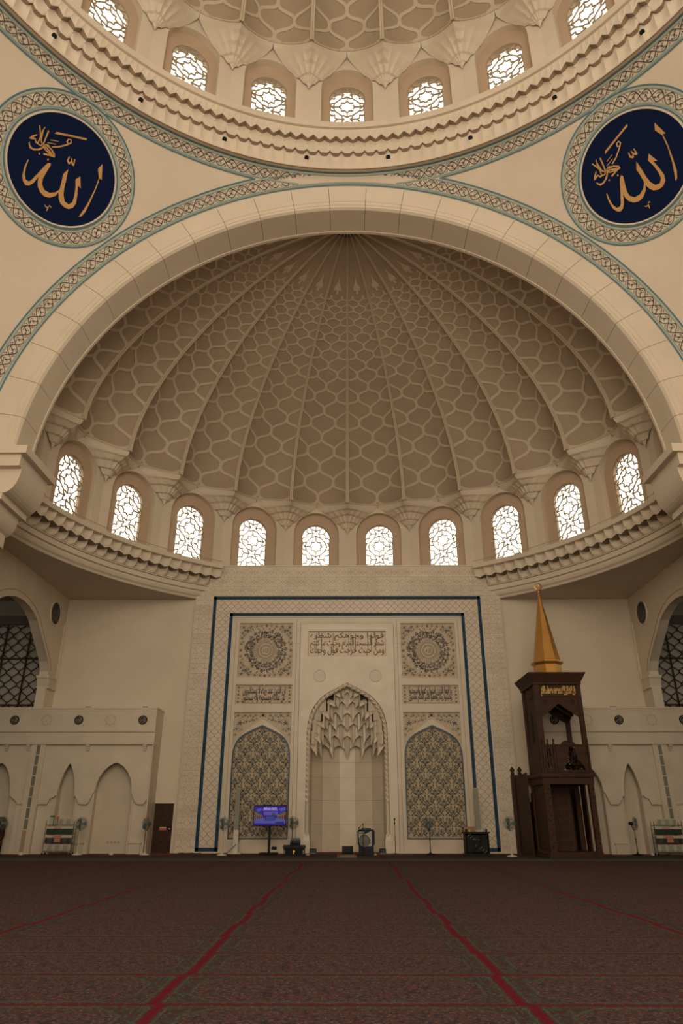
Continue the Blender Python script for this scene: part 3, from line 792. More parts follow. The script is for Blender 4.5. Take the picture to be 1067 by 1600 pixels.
# marble slabs outside the blue frame; octagon and diamond grooves painted in shade colour
lines = MB()
def slab(x0, x1, z0, z1, ms, dia=1):
    mb = MB().cham(x0+.004, x1-.004, 34.985, 35.03, z0+.004, z1-.004, .006); mb.build('stone_slab', ms, wb)
    zc = (z0+z1)/2; w = (x1-x0)/dia; q = .17
    for i in range(dia):
        c = x0+w*(i+.5)
        lines.strip([(c-q,zc),(c,zc+q),(c+q,zc),(c,zc-q)], F35, .016, -.018, closed=True)
        for s in (-1, 1):
            lines.strip([(c+s*q,zc),(c+s*(w/2-.09),zc)], F35, .014, -.018)
            lines.strip([(c+s*(w/2),z0+.16),(c+s*(w/2-.09),zc),(c+s*(w/2),z1-.16)], F35, .014, -.018)
            lines.strip([(c+s*.17,z0+.01),(c+s*.30,zc)], F35, .012, -.018); lines.strip([(c+s*.17,z1-.01),(c+s*.30,zc)], F35, .012, -.018)
rows_z = [i*.504 for i in range(28)]
for i in range(27):
    z0, z1 = rows_z[i], min(rows_z[i+1], 13.76)
    if z1 <= 12.11:
        for sx in (-1, 1): slab(min(sx*6.97+XC*0,sx*7.9), max(sx*6.97,sx*7.9), z0, z1, random.choice([stone,stone,stone2]))
    elif z0 >= 12.0:
        n = 8; wd = 13.1/n
        for j in range(n): slab(-6.55+wd*j, -6.55+wd*(j+1), z0, z1, random.choice([stone,stone,stone2]), 2)
        for sx in (-1, 1):
            lim = 7.9 if z1 < 12.7 else (7.2 if z1 < 13.2 else 6.9)
            slab(min(sx*6.55,sx*lim), max(sx*6.55,sx*lim), z0, z1, stone, 1)
stuff(lines.build('octagon_groove_shade', carve, wb))
# blue mosaic frames
def frame_u(x, zt, w, y, nm):
    mb = MB()
    for sx in (-1, 1): a = sx*x+XC; mb.box(min(a,a-sx*w), max(a,a-sx*w), y, 35.05, .06, zt)
    mb.box(-x+XC, x+XC, y, 35.05, zt-w, zt); mb.build(nm, blue, wb)
frame_u(6.93, 12.05, .155, 34.975, 'blue_frame'); frame_u(6.04, 11.16, .155, 34.975, 'blue_frame')
for sx in (-1, 1): MB().box(min(sx*5.9,sx*6.9)+XC, max(sx*5.9,sx*6.9)+XC, 34.975, 35.05, .06, .23).build('blue_frame', blue, wb)
for sx in (-1,1): MB().box(min(sx*5.86,sx*5.91)+XC, max(sx*5.86,sx*5.91)+XC, 35.0,35.06,.2,11.02).build('frame_bead', stone, wb)
MB().box(-5.93,5.83,35.0,35.06,10.95,11.02).build('frame_bead', stone, wb)
# fish scale lattice between the frames, groove shade as dark ribbons
def ogee(mb, x0, x1, z0, z1, cw, ph, fn, w, d, flip=0):
    n = int(round((x1-x0)/cw*2)); cw = (x1-x0)/n*2
    for k in range(n):
        pts = []; m = max(4, int((z1-z0)/ph*8))
        for i in range(m+1):
            z = z0+(z1-z0)*i/m; f = max(-1, min(1, 1.12*cos(2*pi*(z-z0)/ph)))
            pts.append((x0+cw/2*(k+.5)+(-1)**(k+flip)*cw/4*f, z))
        mb.strip(pts, fn, w, d)
lt = MB()
for sx in (-1, 1):
    x0, x1 = sorted((sx*6.055+XC, sx*6.76+XC)); ogee(lt, x0, x1, .25, 11.2, .353, .36, F35, .02, .014)
ogee(lt, -6.76, 6.66, 11.17, 11.88, .353, .36, F35, .02, .014)
stuff(lt.build('scale_lattice', carve, wb))
# panel frames on the field
fr = MB()
def rect_line(x0, x1, z0, z1, w=.03, d=.032): fr.strip([(x0,z0),(x1,z0),(x1,z1),(x0,z1)], F35, w, d, closed=True)
for x0, x1, z0, z1 in ((-5.72,-2.62,.06,10.82), (2.5,5.62,.06,10.82)): rect_line(x0, x1, z0, z1, .014)
fr.strip([(-2.42,.0),(-2.42,10.62),(2.32,10.62),(2.32,0)], F35, .022, .03)
fr.strip([(-2.05,6.97),(-2.05,8.54),(1.95,8.54),(1.95,6.97)], F35, .022, .03)
fr.strip([(XC+s*x, z) for s, x, z in [(-1,2.0,6.97),(-1,1.8,7.12),(-1,1.3,7.45),(-1,.65,7.78),(1,0,8.05),(1,.65,7.78),(1,1.3,7.45),(1,1.8,7.12),(1,2.0,6.97)]], F35, .018, .032)
for z in (2.1, 4.2, 6.3, 8.75): 
    for s in (-1, 1): fr.strip([(XC+s*1.99, z),(XC+s*2.36, z)], F35, .01, .032)
for s in (-1, 1):
    fr.strip([(XC+s*2.36,9.6),(XC+s*2.75,9.6)], F35, .01, .032); fr.strip([(XC+s*2.36,8.7),(XC+s*2.1,8.7)], F35, .01, .032)
fr.build('carved_border', carve2, wb)
MB().plate(RC(-2.41,0,2.31,10.61), [niche, RC(CIN[0],CIN[2],CIN[1],CIN[3])], F35, .022, .045).build('plain_field', stone, wb)
ds = MB()
for cx in (-1.42, 1.36): ds.lathe([(.001,35.008),(.27,35.008),(.30,35.0),(.31,35.03)], 32, (cx,7.95), 'y')
ds.build('carved_disc', stone2, wb)
# skirting
MB().box(-7.9,-1.98,34.93,35.05,0,.07).box(1.9,7.9,34.93,35.05,0,.07).build('baseboard', stone2, wb)
# rope moulding round the niche
rope = MB(); rows = []; path = []
half = [p for p in niche_half if p[1] >= 2.05]+[(1.96,2.05)]
half = half[:-2]+[half[-1]] if half[-2][1] == 2.05 else half
pp = arch_pts([(x*.955, z-.09 if z > 3 else z) for x, z in niche_half[:-2]]+[(1.96*.955,2.1)], XC)
dense = []
for i in range(len(pp)-1):
    l = hypot(pp[i+1][0]-pp[i][0], pp[i+1][1]-pp[i][1]); m = max(1, int(l/.03))
    for q in range(m): dense.append((pp[i][0]+(pp[i+1][0]-pp[i][0])*q/m, pp[i][1]+(pp[i+1][1]-pp[i][1])*q/m))
dense.append(pp[-1]); arc = 0
for i, (x, z) in enumerate(dense):
    a = dense[max(0,i-1)]; b = dense[min(len(dense)-1,i+1)]; tx, tz = b[0]-a[0], b[1]-a[1]; l = hypot(tx,tz); tx, tz = tx/l, tz/l
    arc += .03
    row = []
    for k in range(12):
        th = 2*pi*k/12; r = .085*(1+.22*cos(3*(th-arc*9)))
        row.append((x-tz*r*cos(th), 35.08+r*sin(th), z+tx*r*cos(th)))
    rows.append(row)
rope.grid(rows, True); rope.build('rope_moulding', stone, wb)
for s in (-1, 1):
    MB().lathe([(.09,2.1),(.09,.95),(.10,.9),(.10,.7)], 12, (XC+s*1.87,35.1)).build('colonnette', stone, wb)
    MB().frustum(XC+s*1.87-.16,XC+s*1.87+.16,34.98,35.3,.0,XC+s*1.87-.15,XC+s*1.87+.15,34.99,35.28,.5).frustum(XC+s*1.87-.15,XC+s*1.87+.15,34.99,35.28,.5,XC+s*1.87-.1,XC+s*1.87+.1,35.02,35.2,.8).build('colonnette_base', stone, wb)
# niche shell
NP = [(-1.96,0),(-1.76,.3),(-1.72,.75),(-1.22,1.4),(-.41,1.72),(.41,1.72),(1.22,1.4),(1.72,.75),(1.76,.3),(1.96,0)]
zs = [0, 1.2, 2.25, 3.28, 4.0, 7.7]
for i in range(len(NP)-1):
    for j in range(len(zs)-1):
        (xa, ya), (xb, yb) = NP[i], NP[i+1]; g = .004; L = hypot(xb-xa, yb-ya); ux, uy = (xb-xa)/L*g, (yb-ya)/L*g
        MB().add([(XC+xa+ux,35.15+ya+uy,zs[j]+g),(XC+xb-ux,35.15+yb-uy,zs[j]+g),(XC+xb-ux,35.15+yb-uy,zs[j+1]-g),(XC+xa+ux,35.15+ya+uy,zs[j+1]-g)], [(0,1,2,3)]).build('stone_panel', stone, wb)
MB().grid([[(XC+x*1.01, 35.16+y*1.01, z) for x, y in NP] for z in (0, 7.7)]).build('niche_joint', joint, wb)
MB().poly([(XC+x, 35.15+y) for x, y in NP], lambda u, v, d: (u, v, d), 7.7).build('niche_top', stone2, wb)
# stalactite hood: tiers of small prismatic cells stepping forward and inward
def tier(z0, z1, a, b, n, off, ap, bp, drop, lift=.2):
    """one tier: faceted wall on a half ellipse (a, b), its scalloped lower edge carried back to the tier below (ap, bp)"""
    prof = [(-.14,.95,0),(-.0001,.90,-1),(.0001,.90,-1),(.14,.95,0),(.16,1.0,.35),(.30,1.015,.8),(.5,1.02,1.15),(.70,1.015,.8),(.84,1.0,.35)]
    step = pi/n; F_ = []; B_ = []; T_ = []
    seq = []
    for i in range(-1, n+1):
        for sg, kr, kz in prof:
            th = -pi/2+step*(i+sg+off)
            if -pi/2 <= th <= pi/2: seq.append((th, kr, kz))
    seq.sort()
    for th, kr, kz in seq:
        zb = z0 + (lift*kz if kz > 0 else drop*kz)
        F_.append((XC+a*kr*sin(th), 35.18+b*kr*cos(th), zb)); T_.append((XC+a*kr*sin(th), 35.18+b*kr*cos(th), z1))
        B_.append((XC+ap*1.03*sin(th), 35.18+bp*1.03*cos(th), max(zb, z0)+.10))
    MB().grid([B_, F_, T_]).build('stalactite_tier', stone, wb)
tier(4.55, 5.2, 1.60, 1.42, 6, 0, 1.75, 1.75, .38)
tier(5.0, 5.75, 1.42, 1.16, 7, 0, 1.60, 1.42, .28)
tier(5.55, 6.25, 1.20, .92, 6, 0, 1.42, 1.16, .12)
tier(6.05, 6.75, .96, .68, 5, 0, 1.2, .92, .2)
tier(6.55, 7.2, .66, .44, 4, 0, .96, .68, .1)
tier(7.0, 7.6, .36, .24, 3, 0, .66, .44, .1)
for s_ in (-1, 1):
    for zq, xx, w_ in ((4.75,1.74,.26),(5.25,1.70,.3),(5.85,1.62,.34),(6.3,1.38,.34)):
        mb = MB(); x1 = XC+s_*xx; x0 = XC+s_*(xx-w_); xm = (x0+x1)/2
        mb.add([(x1,35.2,zq),(x0,35.28,zq),(xm,35.16,zq),(x1,35.2,zq+.55),(x0,35.28,zq+.55),(xm,35.16,zq+.55),(xm,35.22,zq+.72),(xm,35.3,zq-.2)],
                 [(0,2,5,3),(2,1,4,5),(3,5,6),(5,4,6),(0,7,2),(2,7,1)])
        mb.build('stalactite', stone, wb)

# --- inlaid panels
inlay_bg = mat('inlay_ground', (.50, .40, .285), .5, noise=.2, nscale=9)
inlay_bg2 = mat('inlay_ground_arch', (.45, .355, .235), .5, noise=.35, nscale=16)
redi = mat('inlay_red', (.16, .06, .035), .5); navi = mat('inlay_navy', (.03, .04, .07), .5)
IM = [ink, green, redi, navi, brown]
FP = FXZ(35.12)
def leaf(mb, u, v, a, b, rot, c):
    mb.c = c; mb.add([FP(u+a*x*cos(rot)-b*y*sin(rot), v+a*x*sin(rot)+b*y*cos(rot), 0) for x, y in ((-1,0),(-.35,.9),(.4,.7),(1,0),(.4,-.7),(-.35,-.9))], [(0,1,2,3,4,5)])
def flower(mb, u, v, r, c, n=5):
    for k in range(n): leaf(mb, u+r*.6*cos(2*pi*k/n+.3), v+r*.6*sin(2*pi*k/n+.3), r*.5, r*.26, 2*pi*k/n+.3, c)
    leaf(mb, u, v, r*.3, r*.3, 0, 0)
def curl(mb, u, v, r, a0, a1, c, w=.014):
    mb.c = c; mb.strip([(u+r*cos(a0+(a1-a0)*i/9), v+r*sin(a0+(a1-a0)*i/9)) for i in range(10)], FP, w, .0005)
rnd = random.Random(3)
for sx in (-1, 1):
    nm = 'television' if sx < 0 else 'pulpit'
    # medallion
    x0, x1, z0, z1 = MED[sx]; cx, cz = (x0+x1)/2, (z0+z1)/2
    MB().box(x0, x1, 35.125, 35.15, z0, z1).build('medallion_panel', inlay_bg, wb)
    po = bpy.data.objects[[o.name for o in wb.children if o.name.startswith('medallion_panel')][-1]]
    mb = MB()
    def pol(u, v, d): return FP(cx+v*sin(u), cz+v*cos(u), d)
    verse = ['قل هو الله احد', 'الله الصمد', 'لم يلد ولم يولد', 'ولم يكن له كفوا احد']
    for lo, hi, n_, a_ in ((.58,.80,5,0), (.72,.95,6,.5), (.88,1.10,6,.2)):
        for i in range(n_):
            vs, fs, _ = text2d(verse[(i+(n_ > 5)) % 4]); a0 = 2*pi*(i+a_)/n_; sp_ = 2*pi/n_*1.0
            mb.c = 0
            for e_ in (0, .012, .024): mb.add([pol(a0+(x-.5)*sp_+e_, lo+(hi-lo)*y+e_*.6, e_*.05) for x, y in vs], fs)
    for k in range(64):
        a = 2*pi*k/64; mb.strip([(a,.42),(a,.46+rnd.uniform(.0,.3))], pol, .022, .0004)
    for r, w_ in ((.40,.02),(.24,.02),(.29,.012)): mb.strip([(cx+r*cos(2*pi*i/40), cz+r*sin(2*pi*i/40)) for i in range(40)], FP, w_, .0004, closed=True)
    vs, fs, _ = text2d('الله'); mb.add([FP(cx-.14+.28*x, cz-.12+.24*y, .0004) for x, y in vs], fs)
    mb.build('circular_inscription', IM, po)
    mb = MB()
    for qx in (-1, 1):
        for qz in (-1, 1):
            for (u, v, r, c) in ((1.18,1.18,.10,1),(.96,1.02,.11,3),(1.22,.88,.09,2),(.80,1.22,.09,4),(1.24,.62,.08,1),(.5,1.24,.08,2),(1.26,.32,.07,1),(.25,1.26,.07,2),(.80,.97,.05,1),(1.06,.80,.05,2)):
                flower(mb, cx+qx*u, cz+qz*v, r, c)
                curl(mb, cx+qx*u, cz+qz*v, r*1.5, qx*.4, qx*.4+4.2, 4, .011)
                leaf(mb, cx+qx*(u-.1), cz+qz*(v+.12 if v < 1.1 else v-.15), .07, .028, .8*qx*qz, 1)
    for a in range(4): flower(mb, cx+1.27*cos(a*pi/2), cz+1.27*sin(a*pi/2), .09, 2, 6)
    stuff(mb.build('corner_flowers', IM, po))
    # two line inscription
    x0, x1, z0, z1 = INS[sx]
    po = MB().box(x0, x1, 35.125, 35.15, z0, z1).build('inscription_panel', inlay_bg, wb)
    mb = MB(); cxi = (x0+x1)/2
    L2 = ('ان الذين عند ربك لا يستكبرون', 'عن عبادته ويسبحونه وله يسجدون') if sx < 0 else ('يا ايها الذين امنوا اركعوا واسجدوا', 'واعبدوا ربكم وافعلوا الخير لعلكم تفلحون')
    put_text(mb, L2[0], FP, 0, x0+.34, x1-.34, z0+.42, z1-.07); put_text(mb, L2[1], FP, 0, x0+.32, x1-.36, z0+.08, z1-.40)
    for s in (-1, 1):
        for k in range(5):
            e = cxi+s*((x1-x0)/2-.13); zz = z0+.12+(z1-z0-.24)*k/4
            (flower(mb, e, zz, .075, 4) if k % 2 == 0 else leaf(mb, e, zz, .07, .03, .7*s, 1))
        for zz in (z0+.06, z1-.06): mb.c = 0; mb.strip([(cxi, zz), (cxi+s*1.0, zz), (cxi+s*1.18, zz+(.1 if zz < (z0+z1)/2 else -.1))], FP, .014, 0)
    mb.build('inscription', IM, po)
    # spandrel flowers
    sp = spandrels[sx]; po = MB().plate(sp, [], F35, .125).build('spandrel_panel', inlay_bg, wb)
    mb = MB(); c = XA[sx]
    for s in (-1, 1):
        for (u, v, r, k) in ((.0,6.06,.09,4),(.36,6.05,.07,2),(.62,6.04,.06,1),(.50,5.84,.06,4),(.88,6.05,.09,2),(.80,5.76,.08,2),(1.22,6.05,.08,1),(1.10,5.70,.13,3),(1.26,5.42,.08,1),(1.02,5.38,.05,2),(1.30,5.14,.05,4),(.3,5.88,.04,2)):
            flower(mb, c+s*u, v, r, k); curl(mb, c+s*u, v, r*1.5, .3*s, .3*s+3.8, 1, .011); leaf(mb, c+s*(u+.12), v-.06, .07, .026, -.7*s, 1)
    stuff(mb.build('spandrel_flowers', IM, po))
    # arched floral panel with blue edge
    ap = arch_pts(panel_half, XA[sx])
    po = MB().plate(ap, [], F35, .125).build('floral_panel', inlay_bg2, wb)
    MB().strip([(XA[sx]+(x-XA[sx])*.985, z) for x, z in ap], F35, .075, .036, closed=True, th=-.014).build('blue_edge', mat('blue_edge', (.012,.045,.075), .4), po)
    mb = MB(); cw, ph = .79, .465
    def ins_(u, v, m=.05): return inside((u, v), [(c+(x-c)*(1-m), 3+(z-3)*(1-m*.5)) for x, z in ap])
    for j in range(-1, 12):
        for i in range(-2, 3):
            u = c+(i+(.5 if j % 2 else 0))*cw; v = .78+j*ph
            def lf(du, dv, a, b, rot, k):
                if ins_(u+du, v+dv): leaf(mb, u+du, v+dv, a*1.2, b*1.4, rot, k)
            def st(pts, k, w=.015):
                cur = []
                mb.c = k
                for q in pts:
                    if ins_(*q): cur.append(q)
                    else:
                        if len(cur) > 1: mb.strip(cur, FP, w, .0003)
                        cur = []
                if len(cur) > 1: mb.strip(cur, FP, w, .0003)
            if ins_(u, v, .1): flower(mb, u, v, .09, 4 if (i+j) % 3 else 3, 6)
            for s in (-1, 1):
                st([(u+s*cw/2*sin(pi*q/16)*(1-.0*q), v+.22-ph*.0+ (q/8-1)*ph) for q in range(17)], 0, .026)
                lf(s*.20, .15, .085, .026, s*1.0, 1); lf(s*.23, -.02, .10, .03, -s*.7, 1); lf(s*.12, -.14, .07, .024, s*.5, 0)
                lf(s*.30, .06, .05, .024, s*.3, 4); lf(s*.09, .22, .06, .026, s*1.3, 4); lf(s*.33, -.12, .045, .02, -s*.9, 0); lf(s*.17, .06, .04, .02, 0, 2)
                st([(u+s*(.05+.16*q/6), v+.05+.12*sin(q/6*pi*.8)) for q in range(7)], 0, .02)
                st([(u+s*(.06+.2*q/6), v-.06-.10*sin(q/6*pi*.9)) for q in range(7)], 0, .02)
                st([(u+s*(.26+.07*cos(q*.7)), v+.15+.07*sin(q*.7)) for q in range(8)], 0, .011)
            for q in range(9):
                lf(rnd.uniform(-.34,.34), rnd.uniform(-.2,.2), .022, .013, rnd.uniform(0,3), rnd.choice([0,0,1,4]))
    stuff(mb.build('floral_inlay', IM, po))
po = MB().box(CIN[0], CIN[1], 35.125, 35.15, CIN[2], CIN[3]).build('inscription_panel', mat('panel_ground', (.62,.51,.385), .5), wb)
mb = MB(); mb.c = 0
for w_, a, b in (('ومن حيث خرجت فول وجهك', .06, .52), ('شطر المسجد الحرام وحيث ما كنتم', .40, .86), ('فولوا وجوهكم شطره', .80, 1.22)):
    put_text(mb, w_, FP, 0, CIN[0]+.10, CIN[1]-.10, CIN[2]+a, CIN[2]+b)
for k in range(14):
    u = rnd.uniform(CIN[0]+.2, CIN[1]-.2); mb.strip([(u, CIN[2]+.3), (u, CIN[3]-.08)], FP, .028, .0004) if k < 9 else None
    u = rnd.uniform(CIN[0]+.2, CIN[1]-.2); v = rnd.uniform(CIN[2]+.15, CIN[3]-.15); mb.strip([(u, v), (u+.09, v+.05)], FP, .02, .0004)
mb.build('inscription', mat('inscription_ink', (.11,.075,.05), .6), po)
mb = MB(); mb.strip(RC(CIN[0]+.02,CIN[2]+.02,CIN[1]-.02,CIN[3]-.02), FP, .02, 0, closed=True); mb.build('border_line', carve2, po)

# ---------------------------------------------------------------- plain walls either side, door
for sx in (-1, 1):
    ws = struct('wall_front', 'plain tall plaster wall ' + ('behind the wooden pulpit' if sx > 0 else 'with the dark door beside the niche wall'))
    a, b = sorted((sx*7.9, sx*14.62))
    if sx < 0: ws0 = ws
    hl = [RC(-9.05,-.0001,-8.13,2.10)] if sx < 0 else []
    if sx < 0:
        MB().plate([(a,0),(-9.05,0),(-9.05,2.1),(-8.13,2.1),(-8.13,0),(b,0),(b,12.1),(a,12.1)], [], FXZ(35.2), 0).box(-9.05,-9.04,35.2,35.4,0,2.1).box(-8.14,-8.13,35.2,35.4,0,2.1).box(-9.05,-8.13,35.2,35.4,2.09,2.1).build('plaster_face', plaster, ws)
    else: MB().box(a, b, 35.2, 35.3, 0, 12.1).build('plaster_face', plaster, ws)
MB().box(-9.2,-8.0,35.42,35.5,0,2.4).build('door_light_block', room, ws0)  # unseen box added to keep sky light out behind the door
door = struct('door_1', 'dark brown carved wooden door with a small red notice beside the niche wall')
mb = MB().box(-9.03,-8.15,35.24,35.30,.0,2.08); mb.build('leaf', wood, door)
mb = MB()
for z0, z1 in ((.15,.95),(1.18,1.95)):
    mb.strip(RC(-8.9,z0,-8.28,z1), FXZ(35.235), .05, 0, closed=True, th=-.01)
    for k in range(3): mb.lathe([(.001,35.225),(.08,35.225),(.1,35.24)], 10, (-8.59,z0+.15+k*.25*(z1-z0)/.8*1.1), 'y')
mb.build('carved_panel', woodl, door)
dn = MB().box(-8.73,-8.41,35.222,35.237,.94,1.09).build('door_notice', dkred, door)
MB().box(-8.71,-8.43,35.218,35.222,1.03,1.075).build('notice_heading', mat('pale_print', (.45,.33,.26), .6), dn)
MB().tube([(-8.22,35.23,1.0),(-8.22,35.17,1.0),(-8.3,35.16,1.0)], .018, 8).build('handle', mat('chrome', (.6,.58,.52), .25, metal=.9), door)

# ---------------------------------------------------------------- arcade screens along the foot of the wall
def arcade(sx):
    nm = 'pulpit' if sx > 0 else 'door'
    r = struct('wall_arcade', 'low arcaded marble screen with pointed niches running outward from the ' + nm)
    def F(y): return lambda u, v, d: (sx*u, y+d, v)
    def bx(mb, u0, u1, y0, y1, z0, z1): a, b = sorted((sx*u0, sx*u1)); return mb.box(a, b, y0, y1, z0, z1)
    E0, E1 = 9.04, 19.0
    bx(MB(), E0, E1, 33.85, 35.2, 5.16, 6.19).build('parapet', stone, r)
    bx(MB(), E0-.02, E1, 33.82, 35.2, 6.19, 6.26).build('coping', stone, r)
    bx(bx(MB(), E0-.01, E1, 33.838, 33.86, 5.14, 5.19), E0, E1, 33.84, 33.86, 6.1, 6.13).build('bead', stone2, r)
    bx(MB(), E0, E1, 33.90, 35.2, 4.6, 5.16).build('lower_band', stone, r)
    MB().box(*sorted((sx*(E0+.005), sx*(E0+.07))), 33.93, 35.2, 0, 4.6).build('end_face', stone2, r)
    # hanging spandrel plate
    b = 3.78
    def wide(c): return [(c-.83,2.66),(c-.80,2.9),(c-.72,3.15),(c-.56,3.42),(c-.34,3.64),(c-.12,3.77),(c,3.81),(c+.12,3.77),(c+.34,3.64),(c+.56,3.42),(c+.72,3.15),(c+.80,2.9),(c+.83,2.66)]
    def lanc(c): return [(c-.40,2.3),(c-.38,2.6),(c-.33,2.95),(c-.22,3.35),(c-.08,3.66),(c,3.78),(c+.08,3.66),(c+.22,3.35),(c+.33,2.95),(c+.38,2.6),(c+.40,2.3)]
    def foot(u0, z0, u1, z1): # from an arch jamb down to the hanging foot and up to the next jamb
        m0 = min(.36, (u1-u0)*.32)
        return [(u0+.02,z0-.10),(u0+.10,z0-.22),(u0+m0*.7,2.14),(u0+m0,2.03),(u1-m0,2.03),(u1-m0*.7,2.14),(u1-.10,z1-.22),(u1-.02,z1-.10)]
    c1, c2, c3 = 10.72, 12.86, 16.05
    low = [(9.06,2.36),(9.16,2.2),(9.28,2.03),(9.58,2.03),(9.72,2.2),(9.87,2.50)]
    low += wide(c1)+foot(c1+.83,2.66,c2-.40,2.5)+lanc(c2)+[(13.30,2.42),(13.42,2.3),(13.55,2.26),(13.66,2.03),(14.08,2.03)]
    poly = low+[(14.08,4.6),(9.06,4.6)]
    MB().prism(poly, F(34.05), 0, .16).build('spandrel', stone, r)
    low2 = [(14.72,2.03),(15.0,2.03),(15.12,2.2),(15.3,2.3),(15.42,2.45)]+[(c3-.63,2.6),(c3-.55,3.0),(c3-.4,3.4),(c3-.2,3.68),(c3,3.8),(c3+.2,3.68),(c3+.4,3.4),(c3+.55,3.0),(c3+.63,2.6),(E1,2.03)]
    MB().prism(low2+[(E1,4.6),(14.72,4.6)], F(34.05), 0, .16).build('spandrel', stone, r)
    # piers set back and recess behind
    mb = MB()
    for u0, u1 in ((9.12,9.86),(11.62,12.44),(13.28,14.1),(14.7,15.42),(16.7,E1)): bx(mb, u0, u1, 34.20, 34.62, 0, 2.75)
    mb.build('pier', stone, r)
    mb = MB()
    for u0, u1 in ((9.78,9.86),(11.58,11.66),(12.36,12.44),(13.28,13.36)): bx(mb, u0, u1, 34.17, 34.2, 0, 2.64)
    for u0 in (9.86, 11.56): bx(mb, u0-.03, u0+.06, 34.14, 34.25, 2.62, 2.67)
    mb.build('pilaster_bead', stone2, r)
    bx(MB(), E0, E1, 34.62, 34.7, 0, 4.6).build('recess', stone2, r)
    mb = MB()
    for u0, u1 in ((9.2,9.8),(11.75,12.3)): bx(mb, u0+.05, u1-.05, 34.12, 34.2, .0, .42); bx(mb, u0, u1, 34.08, 34.2, .42, .46)
    mb.build('pier_base', stone2, r)
    # broad pilaster with dark tile strip
    bx(MB(), 14.08, 14.72, 33.95, 34.3, 0, 4.6).build('pilaster', stone, r)
    for k in range(8):
        z0 = .98+k*.45; o = bx(MB(), 14.32, 14.48, 33.94, 33.96, z0+.02, z0+.43).build('tile', tileg, r)
    bx(MB(), 14.32, 14.5, 33.94, 33.96, .08, .95).build('tile', tileb, r)
    for u in (9.46, 12.12, 14.9, 15.9):
        mb = MB()
        for q in range(3): bx(mb, u-.09+.012*q, u+.09-.012*q, 33.92+.03*q, 34.06, 4.51-.09*q, 4.595-.09*q)
        mb.build('bracket', stone2, r)
    for u in (11.18, 14.2, 17.2):
        mb = MB(); st = []
        for k in range(16): rr_ = .27 if k % 2 == 0 else .20; st.append((u+rr_*sin(k*pi/8), 5.68+rr_*cos(k*pi/8)))
        mb.strip(st, F(33.85), .022, -.008, closed=True); mb.build('carved_star', carve, r)
    for i, u in enumerate((9.66, 12.68, 15.7)):
        t = thing('wall_roundel', 'small black calligraphy roundel on the arcade parapet, ' + ['nearest', 'second from', 'third from'][i] + (' to' if i == 0 else '') + ' the ' + ('pulpit' if sx > 0 else 'door'), 'roundel', (sx*u, 33.85, 5.68), group='small roundels on the arcade parapet')
        MB().lathe([(.001,-.02),(.17,-.02),(.19,-.035),(.21,-.02),(.21,.0)], 24, (0,0), 'y').build('disc', black, t)
        mb = MB(); vs, fs, _ = text2d('الله'); mb.add([(-.10+.2*x, -.024, -.08+.17*y) for x, y in vs], fs)
        mb.strip([(.145*cos(k*pi/10), .145*sin(k*pi/10)) for k in range(20)], lambda u_, v_, d: (u_, -.024, v_), .014, 0, closed=True); mb.build('lettering', mat('pale_gold', (.40,.36,.27), .5), t)
    for i, u in enumerate((9.68, 12.4) if sx < 0 else (12.6,)):
        t = thing('uplight', 'slim black uplight lying on the arcade coping ' + (('near the door','above the book rack with the green box')[i] if sx < 0 else 'above the dark fan by the pulpit'), 'light', (sx*u, 34.1, 6.262))
        MB().cham(-.15,.15,-.05,.05,.0,.06,.01).build('body', black, t); MB().box(-.13,.13,-.04,.04,.06,.066).build('lens', darkglass, t)
arcade(-1); arcade(1)

